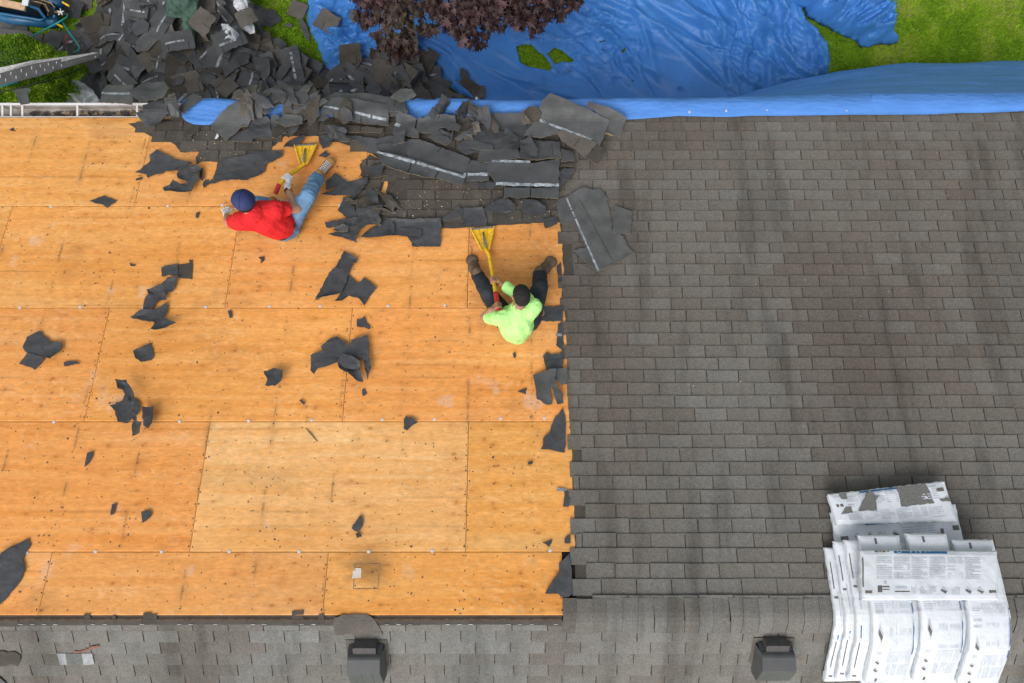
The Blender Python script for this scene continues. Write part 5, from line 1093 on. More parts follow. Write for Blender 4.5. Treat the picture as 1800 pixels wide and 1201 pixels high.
# ------------------------------------------------------------------ wrapped shingle bundles stacked over the ridge
TEXTN = [0]
def bundle(corners, htop, label, decals=(), th=.066, patches=(), seed=1):
    (tl, tr, br, bl) = corners; rng = random.Random(seed); sd = seed * 3.7
    def uv(u, v):
        a = (tl[0] * (1 - u) + tr[0] * u) * (1 - v) + (bl[0] * (1 - u) + br[0] * u) * v
        b = (tl[1] * (1 - u) + tr[1] * u) * (1 - v) + (bl[1] * (1 - u) + br[1] * u) * v
        return a, b
    Lu = math.hypot(tr[0] - tl[0], tr[1] - tl[1]); Lv = math.hypot(bl[0] - tl[0], bl[1] - tl[1])
    nu, nv = max(8, int(Lu / .03)), max(8, int(Lv / .03))
    def top(u, v, e=0.0):
        a, b = uv(u, v); du = min(u, 1 - u) * Lu; dv = min(v, 1 - v) * Lv; d = min(du, dv)
        h = htop - .012 * math.exp(-d / .012) + .012 * (float(fbm(np.array([a * 6 + sd]), np.array([b * 5]), 3, 3)[0]) - .5) * 2
        return RS(a, b, h + e)
    vs = []; fs = []
    us = [0, .006] + [i / nu for i in range(1, nu)] + [.994, 1]; vv = [0, .008] + [i / nv for i in range(1, nv)] + [.992, 1]
    n = len(us); m = len(vv)
    for v in vv:
        for u in us: vs.append(top(u, v))
    for j in range(m - 1):
        for i in range(n - 1): fs.append((j * n + i, (j + 1) * n + i, (j + 1) * n + i + 1, j * n + i + 1))
    per = list(range(n)) + [j * n + n - 1 for j in range(1, m)] + [(m - 1) * n + i for i in range(n - 2, -1, -1)] + [j * n for j in range(m - 2, 0, -1)]
    uvp = [(us[k % n], vv[k // n]) for k in per]; ring = per
    for q, (hh, bul) in enumerate(((htop - th * .35, .006), (htop - th * .75, .005), (htop - th, -.004))):
        b0 = len(vs)
        for (u, v) in uvp:
            cu, cv = (u - .5) * 2, (v - .5) * 2; e = bul + rng.gauss(0, .0022)
            a, b = uv(.5 + cu / 2 * (1 + (e / Lu * 2 if abs(cu) > .99 else 0)), .5 + cv / 2 * (1 + (e / Lv * 2 if abs(cv) > .99 else 0))); vs.append(RS(a, b, hh))
        new = list(range(b0, b0 + len(per)))
        for i in range(len(per)): k = (i + 1) % len(per); fs.append((ring[i], ring[k], new[k], new[i]))
        ring = new
    fs.append(tuple(ring)[::-1])
    mb = MB(); mb.add(vs, [f[::-1] if (tr[0] - tl[0]) * (bl[1] - tl[1]) - (tr[1] - tl[1]) * (bl[0] - tl[0]) > 0 else f for f in fs], 0)
    def dq(u0, u1, v0, v1, mi, e=.0016, sk=0.0):
        k = max(1, int(abs(v1 - v0) * Lv / .05)); ku = max(1, int(abs(u1 - u0) * Lu / .08))
        for i in range(k):
            for j in range(ku):
                a0, a1 = v0 + (v1 - v0) * i / k, v0 + (v1 - v0) * (i + 1) / k; b0, b1 = u0 + (u1 - u0) * j / ku, u0 + (u1 - u0) * (j + 1) / ku
                mb.quad(top(b0 + sk * i / k, a0, e), top(b0 + sk * (i + 1) / k, a1, e), top(b1 + sk * (i + 1) / k, a1, e), top(b1 + sk * i / k, a0, e), mi)
    for d in decals:
        k = d[0]
        if k == 'rect': dq(*d[1:5], d[5])
        elif k == 'cols':                                   # block of small print: horizontal lines
            _, u0, u1, v0, v1, nc, nl = d
            for c in range(nc):
                a0 = u0 + (u1 - u0) * (c + .04) / nc; a1 = u0 + (u1 - u0) * (c + .93) / nc
                for l in range(nl):
                    if rng.random() < .08: continue
                    y = v0 + (v1 - v0) * l / nl; dq(a0, a1 - (a1 - a0) * (rng.random() * .6 if rng.random() < .25 else 0), y, y + (v1 - v0) / nl * .42, 1)
        elif k == 'vcols':                                  # block of print turned along the bundle
            _, u0, u1, v0, v1, nb, nl = d
            for c in range(nb):
                a0 = v0 + (v1 - v0) * (c + .03) / nb; a1 = v0 + (v1 - v0) * (c + .93) / nb
                for l in range(nl):
                    if rng.random() < .10: continue
                    x = u0 + (u1 - u0) * l / nl; dq(x, x + (u1 - u0) / nl * .40, a0, a1 - (a1 - a0) * (rng.random() * .5 if rng.random() < .2 else 0), 1)
        elif k == 'pict':                                   # small instruction drawing: a tilted shingle in a frame
            _, u, v, su, sv = d
            mb.quad(top(u - su, v - sv * .1, .0016), top(u - su * .2, v - sv, .0016), top(u + su, v + sv * .1, .0016), top(u + su * .2, v + sv, .0016), 1)
            mb.quad(top(u - su * .8, v + sv * .05, .0022), top(u - su * .45, v - sv * .4, .0022), top(u + su * .75, v + sv * .25, .0022), top(u + su * .4, v + sv * .75, .0022), 2)
        elif k == 'pict2':
            _, u, v, su, sv = d
            for i in range(4): x = u - su + su * 2 * i / 4; dq(x, x + su * .28, v - sv * rng.uniform(.3, 1), v + sv * .8, 1)
    for pl in patches:
        q = [XS(p[0], p[1], htop) for p in pl]; pv, pf = cdt(jag(q, .003, .02, rng), .04, rng); solid(mb, [RS(a, b, htop + .006) for a, b in pv], pf, .004, 4, 4, 4)
    o = mb.build('shingle_bundle', [M['paper'], M['ink'], M['inkd'], M['inkb'], M['granpale'], M['dark']], None, smooth=False)
    tag(o, label, 'shingle bundle', 'wrapped shingle bundles stacked over the ridge'); return o
M['granpale'] = mat('pale_granules', (.15, .15, .143), .95, nscale=120, namt=.5, bscale=200, bstr=.5, bdist=.004, detail=6)
H1, H2, H3, H4, H5 = .088, .155, .222, .289, .357
def rect_px(x0, y0, wid, length, h):
    a, s = XS(x0, y0, h); return [(a, s), (a + wid, s), (a + wid, s - length), (a, s - length)]
far_print = [('vcols', .38, .94, .555, .93, 3, 17), ('vcols', .30, .93, .465, .54, 1, 20), ('pict', .16, .62, .07, .028), ('pict2', .16, .70, .07, .02), ('pict', .16, .79, .07, .028), ('pict', .16, .87, .07, .028), ('rect', .20, .26, .955, .99, 2), ('rect', .34, .40, .02, .065, 2), ('cols', .05, .28, .50, .58, 1, 5)]
lay = [(H1, 1453, 970, "lowest"), (H2, 1469, 964, "second lowest"), (H3, 1488, 967, "third")]
for k, (h, px, py, nm) in enumerate(lay):
    for c in range(3):
        r = rect_px(px, py, .325, 1.10 + .05 * (2 - k), h); dx = c * .331; r = [(a + dx, s - .02 * c) for a, s in r]
        dec = [('rect', .03, .055, .10, .28, 2), ('rect', .02, .10, .33, .345, 2), ('rect', .05, .075, .62, .86, 2), ('rect', .10, .13, .30, .50, 1), ('rect', .05, .15, .93, .945, 2), ('rect', .07, .10, .56, .60, 3)]
        bundle(r, h, f"{nm} layer of the white bundle stack, {['left', 'middle', 'right'][c]} wrapped bundle", dec, seed=10 + k * 3 + c)
for c, (px, py, nm) in enumerate(((1514, 964, "left"), (1597, 961, "middle"), (1680, 972, "right"))):
    dec = list(far_print) + [('rect', .96, .995, .50, .72, 3)]
    bundle(rect_px(px, py, .335, 1.07, H4), H4, f"top straddling layer, {nm} white bundle bent over the ridge under the crosswise one", dec, seed=30 + c)
q = [XS(1517, 996, H5), XS(1757, 998, H5), XS(1760, 1083, H5), XS(1519, 1083, H5)]
bundle(q, H5, "topmost white bundle lying crosswise above the ridge, full of small print", [('cols', .10, .88, .13, .60, 6, 13), ('rect', .24, .63, .002, .055, 3), ('pict', .60, .82, .03, .085), ('pict2', .69, .82, .03, .10), ('pict', .78, .82, .03, .085), ('pict', .87, .82, .03, .085), ('rect', .11, .145, .72, .86, 2), ('rect', .148, .20, .73, .76, 2), ('rect', .148, .20, .79, .81, 2), ('rect', .24, .35, .83, .855, 2), ('cols', .24, .34, .74, .80, 1, 2), ('pict2', .38, .80, .02, .10), ('cols', .42, .55, .75, .90, 2, 4), ('rect', .02, .07, .82, .88, 2), ('rect', .93, .985, .81, .87, 2), ('rect', .16, .18, .62, .69, 1),
        ('rect', .10, .125, .0, .03, 2), ('rect', .13, .15, .0, .022, 2), ('rect', .155, .18, .0, .03, 2), ('rect', .19, .205, .0, .024, 2), ('rect', .003, .012, .15, .75, 2)], seed=40)
# letters cut off by the fold along the blue band
mb = MB()
def tq(u, v): a = [(q[0][0] * (1 - u) + q[1][0] * u), (q[0][1] * (1 - u) + q[1][1] * u)]; b = [(q[3][0] * (1 - u) + q[2][0] * u), (q[3][1] * (1 - u) + q[2][1] * u)]; return RS(a[0] * (1 - v) + b[0] * v, a[1] * (1 - v) + b[1] * v, H5 + .0035 - .012 * math.exp(-min(v, 1) * .36 / .012))
for u0, u1, v0, v1 in ((.262, .268, .0, .035), (.268, .29, .028, .04), (.29, .295, .0, .03), (.36, .366, .0, .042), (.366, .376, .0, .01), (.40, .405, .0, .042), (.425, .44, .0, .012), (.43, .436, .0, .042), (.47, .475, .0, .03), (.50, .505, .0, .02)):
    mb.quad(tq(u0, v0), tq(u0, v1), tq(u1, v1), tq(u1, v0))
top5 = [o for o in COL.objects if o.get("label", "").startswith("topmost white")][0]
mb.build('lettering', M['paper'], top5)
bundle([XS(1464, 908, H1), XS(1682, 893, H1), XS(1698, 966, H1), XS(1478, 986, H1)], H1, "white bundle on the big slope, under the torn-wrapper bundle", [('rect', .03, .09, .55, .68, 2), ('pict', .17, .58, .03, .09), ('pict', .27, .58, .03, .09), ('pict2', .36, .58, .03, .09), ('pict', .47, .58, .03, .09), ('cols', .52, .84, .45, .85, 3, 7), ('rect', .93, .985, .5, .62, 2), ('rect', .83, .855, .55, .75, 2), ('rect', .24, .60, .30, .34, 3)], seed=50)
bundle([XS(1459, 881, H2), XS(1662, 858, H2), XS(1685, 926, H2), XS(1474, 932, H2)], H2, "white bundle with torn wrapper showing grey granules, at the stack's back", [('cols', .12, .92, .08, .45, 7, 6), ('cols', .1, .92, .62, .92, 6, 7), ('rect', .26, .62, .0, .05, 3), ('rect', .03, .09, .35, .45, 2), ('rect', .90, .97, .14, .24, 2)], seed=51,
       patches=[[(1577, 867), (1626, 861), (1636, 876), (1640, 890), (1644, 896), (1610, 900), (1586, 903)], [(1528, 872), (1541, 884), (1548, 882), (1540, 892), (1543, 909), (1510, 910)], [(1475, 880), (1488, 877), (1490, 888), (1480, 889)], [(1487, 903), (1497, 902), (1500, 913), (1479, 916)], [(1652, 889), (1668, 886), (1672, 893), (1656, 893)]])

# ------------------------------------------------------------------ figures
def cap_(bm, p0, r0, p1, r1, seg=14):
    p0, p1 = Vector(p0), Vector(p1); d = p1 - p0; L = d.length
    for p, r in ((p0, r0), (p1, r1)):
        bmesh.ops.create_icosphere(bm, subdivisions=2, radius=r, matrix=Matrix.Translation(p))
    if L > 1e-5:
        m = Matrix.Translation((p0 + p1) / 2) @ d.to_track_quat('Z', 'Y').to_matrix().to_4x4()
        bmesh.ops.create_cone(bm, cap_ends=True, segments=seg, radius1=r0, radius2=r1, depth=L, matrix=m)
def flatcone(bm, p0, r0, p1, r1, seg=18):
    p0, p1 = Vector(p0), Vector(p1); d = p1 - p0
    m = Matrix.Translation((p0 + p1) / 2) @ d.to_track_quat('Z', 'Y').to_matrix().to_4x4()
    bmesh.ops.create_cone(bm, cap_ends=True, segments=seg, radius1=r0, radius2=r1, depth=d.length, matrix=m)
def ell(bm, c, rad, rot=None):
    m = Matrix.Translation(Vector(c)) @ (rot.to_4x4() if rot else Matrix.Identity(4)) @ Matrix.Diagonal((*rad, 1))
    bmesh.ops.create_icosphere(bm, subdivisions=3, radius=1, matrix=m)
def chain(bm, pts):
    for (a, ra), (b, rb) in zip(pts[:-1], pts[1:]): cap_(bm, a, ra, b, rb)
def frame(fwd, up):
    f = Vector(fwd).normalized(); u = Vector(up); u = (u - f * u.dot(f)).normalized(); r = f.cross(u)
    return Matrix((r, f, u)).transposed()                 # columns: right, forward, up
def skin_mesh(name, fill, mt, parent, voxel=.008, smooth=4, wr=0.0, wf=14, flatten=None):
    bm = bmesh.new(); fill(bm); me = bpy.data.meshes.new('tmp'); bm.to_mesh(me); bm.free()
    o = bpy.data.objects.new('tmp', me); COL.objects.link(o)
    r = o.modifiers.new('r', 'REMESH'); r.mode = 'VOXEL'; r.voxel_size = voxel
    s = o.modifiers.new('s', 'SMOOTH'); s.factor = .5; s.iterations = smooth
    dg = bpy.context.evaluated_depsgraph_get(); dg.update()
    m2 = bpy.data.meshes.new_from_object(o.evaluated_get(dg)); bpy.data.objects.remove(o); bpy.data.meshes.remove(me)
    n = len(m2.vertices); co = np.empty(n * 3, np.float32); m2.vertices.foreach_get("co", co); co = co.reshape(-1, 3).astype(float)
    if wr:
        no = np.empty(n * 3, np.float32); m2.vertices.foreach_get("normal", no); no = no.reshape(-1, 3)
        w = ridged(co[:, 0] * wf + co[:, 2] * wf * .6, co[:, 1] * wf * .8 - co[:, 2] * wf * .5, 3, 3) - .35
        co = co + no * (w * wr)[:, None]
    if flatten: co = flatten(co)
    co = co - np.array(wloc(parent))[None]; m2.vertices.foreach_set("co", co.astype(np.float32).ravel())
    m2.name = name; m2.materials.clear(); m2.materials.append(mt); m2.polygons.foreach_set("use_smooth", [True] * len(m2.polygons)); m2.update()
    o = bpy.data.objects.new(name, m2); COL.objects.link(o); o.parent = parent; return o
def above_roof(co, h=.004):
    zr = ZR - T * np.abs(co[:, 1] - YR); co[:, 2] = np.maximum(co[:, 2], zr + h); return co
M['skin'] = mat('skin', (.46, .25, .165), .55, nscale=14, namt=.08)
M['skin2'] = mat('tanned_skin', (.38, .19, .115), .55, nscale=14, namt=.08)
M['redshirt'] = mat('red_cotton', (.64, .022, .026), .85, nscale=7, namt=.12, bscale=10, bstr=.9, bdist=.03, spec=.2)
M['limeshirt'] = mat('lime_cotton', (.46, .86, .27), .8, nscale=7, namt=.14, bscale=10, bstr=.9, bdist=.03, spec=.2)
M['jeans'] = mat('blue_denim', (.135, .255, .42), .9, nscale=9, namt=.38, bscale=40, bstr=.3, bdist=.008, n2=(110, .16), spec=.15)
M['darkpants'] = mat('dark_trousers', (.032, .038, .047), .9, nscale=10, namt=.3, bscale=26, bstr=.4, bdist=.012, spec=.2)
M['navy'] = mat('navy_cap', (.026, .038, .130), .8, nscale=40, namt=.1, bscale=90, bstr=.15)
M['hair'] = mat('dark_hair', (.012, .010, .009), .75, nscale=60, namt=.5, bscale=90, bstr=.9, bdist=.012)
M['glove'] = mat('white_glove', (.70, .70, .72), .85, nscale=30, namt=.1, bscale=60, bstr=.2)
M['tan'] = mat('tan_leather', (.36, .205, .06), .75, nscale=20, namt=.25, bscale=30, bstr=.25)
M['brown'] = mat('brown_suede', (.115, .080, .055), .85, nscale=25, namt=.35, bscale=40, bstr=.25)
M['sole'] = mat('boot_sole', (.035, .030, .026), .9)
M['palesole'] = mat('pale_sole', (.42, .37, .30), .8)
M['black'] = mat('black_rubber', (.02, .02, .021), .6)
M['eye'] = mat('eye', (.5, .5, .48), .2)
def head_shapes(bm, c, Fm, k=1.0):
    """skull, jaw, nose, brow, lips, ears; Fm columns: right, forward, up"""
    w = lambda r, f, u: Vector(c) + Fm @ Vector((r, f, u)) * k
    ell(bm, w(0, -.012, .028), (.074 * k, .094 * k, .085 * k), Fm); ell(bm, w(0, .030, -.030), (.056 * k, .066 * k, .076 * k), Fm); cap_(bm, w(0, .062, -.078), .024 * k, w(0, .045, -.06), .04 * k)
    chain(bm, [(w(0, .088, .018), .010 * k), (w(0, .104, -.018), .013 * k)]); cap_(bm, w(-.014, .094, -.022), .008 * k, w(.014, .094, -.022), .008 * k)
    cap_(bm, w(-.036, .078, .024), .011 * k, w(.036, .078, .024), .011 * k); cap_(bm, w(-.020, .086, -.052), .007 * k, w(.020, .086, -.052), .007 * k)
    for s in (-1, 1): ell(bm, w(s * .078, -.004, -.012), (.010 * k, .021 * k, .032 * k), Fm)
def eyes(c, Fm, parent, k=1.0):
    for s in (-1, 1):
        mb = MB(); bm = bmesh.new(); ell(bm, Vector(c) + Fm @ Vector((s * .031, .080, .002)) * k, (.012 * k, .008 * k, .008 * k), Fm); bm.verts.index_update()
        mb.add([v.co.copy() for v in bm.verts], [tuple(v.index for v in f.verts) for f in bm.faces]); bm.free(); mb.build('eye', M['eye'], parent, True)
def grip_hand(bm, c, axis, wrist, r, k=1.0, flip=1):
    """fist closed round a bar: palm on the wrist side, four fingers wrapped, thumb across the other way"""
    ax = Vector(axis).normalized(); out = (Vector(wrist) - Vector(c)); out = (out - ax * out.dot(ax)).normalized(); sd = ax.cross(out) * flip
    c = Vector(c); R1 = r + .010 * k
    pt = lambda ang, off, rr=R1: c + ax * off + (out * math.cos(ang) + sd * math.sin(ang)) * rr
    cap_(bm, pt(.1, -.030 * k, R1 + .012), .018 * k, pt(.1, .030 * k, R1 + .012), .019 * k); cap_(bm, pt(-.5, -.028 * k, R1 + .006), .014 * k, pt(-.5, .028 * k, R1 + .006), .014 * k)
    cap_(bm, pt(.1, 0, R1 + .014), .022 * k, wrist, .025 * k)
    for i, (o, l) in enumerate(((-.033, 3.5), (-.011, 3.9), (.011, 3.8), (.033, 3.2))):
        chain(bm, [(pt(.5 + l * t / 3, o * k, R1 + .001), (.0098 - .0008 * t) * k) for t in range(4)])
    chain(bm, [(pt(-.4, .036 * k, R1 + .010), .013 * k), (pt(-1.2, .034 * k), .011 * k), (pt(-2.1, .020 * k), .0095 * k), (pt(-2.7, .006 * k), .0085 * k)])
def flat_hand(bm, wrist, tip_dir, normal, k=1.0, thumb=1):
    f = Vector(tip_dir).normalized(); n = Vector(normal).normalized(); s = f.cross(n); w = Vector(wrist)
    for o in (-.026, -.009, .009, .026): cap_(bm, w + s * o * .7 * k, .015 * k, w + f * .075 * k + s * o * k, .012 * k)
    for o, l, sp in ((-.030, .052, -.25), (-.010, .066, -.06), (.010, .062, .08), (.030, .048, .28)):
        d = (f + s * sp).normalized(); b = w + f * .08 * k + s * o * k
        chain(bm, [(b, .0098 * k), (b + d * l * .5 * k + n * .010 * k, .0092 * k), (b + d * l * k - n * .004 * k, .0078 * k)])
    d = (f * .6 + s * thumb).normalized(); b = w + f * .02 * k + s * .028 * thumb * k; chain(bm, [(b, .014 * k), (b + d * .035 * k, .011 * k), (b + (d + f * .5).normalized() * .062 * k, .009 * k)])
def boot(ankle, toe, parent, mt, sole_m, laces, up, name='boot'):
    wide = 1.3 if name == 'shoe' else 1.0
    a, t = Vector(ankle), Vector(toe); f = (t - a).normalized(); u = (Vector(up) - f * Vector(up).dot(f)).normalized(); Fm = frame(f, u); L = .285; KB = 1.32
    w = lambda r, ff, uu: a + Fm @ (Vector((r, ff, uu)) * KB)
    def fill(bm):
        ell(bm, w(0, -.035, -.045), (.040, .055, .042), Fm); ell(bm, w(0, .075, -.052), (.048 * wide, .095, .040 * wide), Fm); ell(bm, w(.004, .150, -.058), (.052 * wide, .062, .036 * wide), Fm); cap_(bm, w(0, -.012, .055), .050, w(0, .005, -.03), .048); cap_(bm, w(0, .02, .0), .044, w(0, .09, -.035), .038)
    b = skin_mesh(name, fill, mt, parent, .007, 3, .003, 22)
    def sole(bm):
        for r0, f0, s0 in ((0, -.045, (.043, .050)), (0, .045, (.042 * wide, .07)), (.003, .135, (.053 * wide, .080))): ell(bm, w(r0, f0, -.088), (s0[0], s0[1], .016), Fm)
    skin_mesh('sole', sole, sole_m, b, .007, 2)
    if laces:
        mb = MB()
        for i in range(6):
            y = .03 + i * .020; z = .045 - i * .0145; mb.tube([w(-.028, y - .004, z - .004), w(0, y + .004, z + .006), w(.028, y - .004, z - .004)], .0042, 5); mb.tube([w(-.028, y + .01, z - .008), w(0, y, z + .004), w(.028, y + .01, z - .008)], .0042, 5)
        mb.build('laces', M['glove'], b, True)
    return b
def shovel(name, blade_c, blade_dir, neck, hpts, grip, label, up, tilt=0.0):
    """roofing shovel: toothed fan blade, ribs, long handle, rubber grip"""
    c = Vector(blade_c); root = empty(name, c, label, 'roofing shovel')
    f = Vector(blade_dir).normalized(); u = Vector(up); u = (u - f * u.dot(f)).normalized(); Fm = frame(f, u); w = lambda r, ff, uu: c + Fm @ Vector((r, ff, uu))
    L, WT, WN = .285, .122, .036
    mb = MB()
    def wd(t): return WN + (WT - WN) * t
    n = 8
    top = [w(s * wd(t) * (1 if s else 0), -L / 2 + L * t, .018 + .022 * (1 - t) ** 2) for t in [i / n for i in range(n + 1)] for s in (-1, 0, 1)]
    for i in range(n):
        for k in range(2): a = i * 3 + k; mb.quad(top[a], top[a + 1], top[a + 4], top[a + 3], 0); d = Vector(u) * -.005; mb.quad(top[a] + d, top[a + 3] + d, top[a + 4] + d, top[a + 1] + d, 0)
    for s in (-1, 1):                                        # folded side rims
        mb.tube([w(s * wd(t), -L / 2 + L * t, .026 + .020 * (1 - t) ** 2) for t in (0, .25, .5, .75, 1)], [.008, .0085, .009, .009, .007], 6, 0)
    for x in (-.045, .045): mb.tube([w(x * (.5 + .5 * t), -L / 2 + L * t, .022 + .022 * (1 - t) ** 2) for t in (.55, .75, .95)], .004, 5, 0)
    for x0, x1, y in ((-.05, -.02, .70), (.02, .05, .70), (-.07, -.03, .86), (.03, .07, .86)): mb.tube([w(x0, -L / 2 + L * y, .021), w(x1, -L / 2 + L * y, .021)], .0035, 5, 0)
    b = mb.build('blade', [M['yellow']], root)
    mb = MB(); mb.box(w(0, L / 2 - .004, .018), (WT * 2 - .01, .016, .010), Fm)
    for i in range(9):
        x = -WT + .012 + (2 * WT - .024) * i / 8; q = [w(x - .009, L / 2, .022), w(x + .009, L / 2, .022), w(x + .004, L / 2 + .026, .014), w(x - .004, L / 2 + .026, .014)]; d = Vector(u) * -.006
        mb.add(q + [p + d for p in q], [(0, 1, 2, 3), (7, 6, 5, 4), (0, 3, 7, 4), (1, 5, 6, 2), (3, 2, 6, 7)])
    mb.build('teeth', M['steel'], b)
    mb = MB(); mb.tube([w(0, L * .30, .026), w(0, 0, .045), w(0, -L * .3, .055), Vector(neck)], [.008, .012, .014, .014], 8); mb.build('socket', M['steel'], root, True)
    mb = MB(); mb.tube([w(0, -L * .42, .047)] + [Vector(p) for p in hpts], .020, 10); mb.build('handle', M['yellow'], root, True)
    mb = MB(); g0, g1 = [Vector(p) for p in grip]; mb.tube([g0, g0.lerp(g1, .1), g0.lerp(g1, .5), g0.lerp(g1, .92), g1], [.021, .024, .023, .024, .019], 12); mb.build('grip', M['redgrip'], root, True)
    return root
UP = Vector((0, ST, CT))
# --- worker in red: sits on the plywood leaning to his left, one leg stretched down the slope
def worker_red():
    J = dict(pel=P(501, 399, .12), ch=P(466, 383, .40), nk=P(445, 377, .56), hd=P(429, 359, .655), ls=P(424, 389, .50), rs_=P(485, 368, .50), le=P(401, 391, .27), lw=P(398, 377, .11), re=P(522, 367, .33), rw=P(506, 334, .26),
             rh=P(509, 393, .12), rk=P(541, 345, .35), ra=P(561, 307, .10), rt=P(580, 284, .12), lh=P(488, 393, .12), lk=P(453, 359, .20), la=P(484, 360, .07), lt=P(499, 357, .06))
    root = empty('person', P(500, 402, 0), "worker in red T-shirt, navy cap and jeans, sitting on the bare plywood", 'person')
    hf = frame((-.42, .62, -.62), (.1, .75, .72)); tool = shovel('roofing_shovel', P(537, 275, .03), P(538, 262, .02) - P(536, 290, .03), P(534, 291, .06), [P(533, 291, .07), P(520, 300, .14), P(506, 309, .21), P(497, 317, .24), P(491, 325, .25)], (P(491, 324, .25), P(484, 341, .22)), "small yellow roofing shovel with bent handle, held by the worker in red", UP)
    hc = P(503, 313, .22); hax = P(497, 317, .24) - P(510, 306, .20)
    def body(bm):
        chain(bm, [(J['pel'], .125), (J['ch'], .135), (J['nk'], .07)]); cap_(bm, J['ls'], .07, J['rs_'], .07); chain(bm, [(J['nk'], .058), (J['hd'], .055)]); head_shapes(bm, J['hd'], hf, 1.08)
        chain(bm, [(J['ls'], .06), (J['le'], .046), (J['lw'], .030)]); chain(bm, [(J['rs_'], .06), (J['re'], .047), (J['rw'], .031)]); grip_hand(bm, hc, hax, J['rw'], .019, .86); flat_hand(bm, J['lw'], P(396, 362, .03) - J['lw'], UP, .86)
        chain(bm, [(J['pel'], .12), (J['rh'], .09), (J['rk'], .058), (J['ra'], .045)]); chain(bm, [(J['pel'], .12), (J['lh'], .09), (J['lk'], .058), (J['la'], .045)])
    b = skin_mesh('body', body, M['skin'], root, .006, 3, flatten=above_roof)
    eyes(J['hd'], hf, root)
    def shirt(bm):
        ell(bm, J['ch'], (.20, .155, .15), frame(J['nk'] - J['pel'], UP)) if False else None
        chain(bm, [(J['pel'].lerp(J['ch'], .28) + Vector((0, 0, .02)), .170), (J['ch'], .178), (J['nk'] * .86 + J['ch'] * .14, .108)]); chain(bm, [(J['ls'], .098), (J['ch'], .155), (J['rs_'], .098)]); cap_(bm, J['ls'], .092, J['rs_'], .092)
        cap_(bm, J['ls'], .085, J['ls'].lerp(J['le'], .25), .078); flatcone(bm, J['ls'], .085, J['ls'].lerp(J['le'], .62), .074); cap_(bm, J['rs_'], .085, J['rs_'].lerp(J['re'], .2), .076); flatcone(bm, J['rs_'], .082, J['rs_'].lerp(J['re'], .58), .070)
    skin_mesh('shirt', shirt, M['redshirt'], root, .008, 3, .026, 7, above_roof)
    def jeans(bm):
        cap_(bm, J['pel'], .150, J['pel'].lerp(J['ch'], .25), .150); chain(bm, [(J['rh'], .112), (J['rh'].lerp(J['rk'], .5), .092), (J['rk'], .080), (J['rk'].lerp(J['ra'], .4), .075), (J['rk'].lerp(J['ra'], .84), .072)]); chain(bm, [(J['lh'], .118), (J['lk'], .085), (J['lk'].lerp(J['la'], .8), .07)])
    skin_mesh('jeans', jeans, M['jeans'], root, .008, 3, .016, 13, above_roof)
    mb = MB(); d = (J['ch'] - J['pel']).normalized(); Fb = frame(d, UP); cc = J['pel'].lerp(J['ch'], .13)
    mb.tube([cc - d * .014, cc + d * .014], .156, 28, 0, False); mb.build('belt', M['black'], root, True)
    def capf(bm):
        ell(bm, J['hd'] + hf @ Vector((0, -.008, .050)), (.112, .128, .098), hf)
    capo = skin_mesh('cap', capf, M['navy'], root, .006, 2)
    mb = MB(); top = lambda a, t: J['hd'] + hf @ (Vector((0, -.008, .050)) + Vector((.1145 * math.sin(t) * math.sin(a), .1305 * math.sin(t) * math.cos(a), .1005 * math.cos(t))))
    for k in range(6): mb.tube([top(k * 1.047 + .5, t / 10 * 1.62) for t in range(11)], .0016, 4)
    mb.tube([top(0, 0), J['hd'] + hf @ Vector((0, -.008, .148))], [.010, .007], 10); mb.build('seams', mat('cap_seam', (.018, .025, .085), .8), capo, True)
    mb = MB(); n = 12; vs = []
    for j in range(4):
        for i in range(n + 1): a = -1.15 + 2.3 * i / n; rr = j / 3; vs.append(J['hd'] + hf @ Vector(((.096 + .002 * rr) * math.sin(a), -.008 + .112 * math.cos(a) + .068 * rr * math.cos(a * .75), .036 - .020 * rr - .018 * rr * rr * abs(math.sin(a)))))
    fs = [(j * (n + 1) + i, j * (n + 1) + i + 1, (j + 1) * (n + 1) + i + 1, (j + 1) * (n + 1) + i) for j in range(3) for i in range(n)]; mb.add(vs, fs); mb.build('brim', M['navy'], capo, True)
    def hairf(bm): ell(bm, J['hd'] + hf @ Vector((0, -.030, .004)), (.080, .086, .066), hf)
    skin_mesh('hair', hairf, M['hair'], root, .007, 2, .004, 40)
    def gl1(bm): grip_hand(bm, hc, hax, J['rw'], .020, 1.08); cap_(bm, J['rw'], .036, J['rw'].lerp(hc, .3), .035)
    skin_mesh('glove', gl1, M['glove'], root, .0045, 2)
    def gl2(bm): flat_hand(bm, J['lw'], P(396, 362, .03) - J['lw'], UP, 1.08); cap_(bm, J['lw'], .036, J['lw'].lerp(J['le'], .16), .036)
    skin_mesh('glove', gl2, M['glove'], root, .0045, 2, flatten=above_roof)
    d = (J['re'] - J['rw']).normalized(); c = J['rw'] + d * .018; mb = MB(); mb.tube([c - d * .013, c + d * .013], .041, 20, 0, False); wa = mb.build('watch', M['black'], root, True)
    mb = MB(); s = (Vector((.55, -.1, .8)) - d * Vector((.55, -.1, .8)).dot(d)).normalized(); mb.box(c + s * .042, (.030, .034, .008), frame(d, s)); mb.build('watch_face', M['glove'], wa)
    boot(J['ra'], J['rt'], root, M['tan'], M['sole'], True, P(540, 330, .6) - J['ra']); boot(J['la'], J['lt'], root, M['tan'], M['sole'], True, UP)
worker_red()
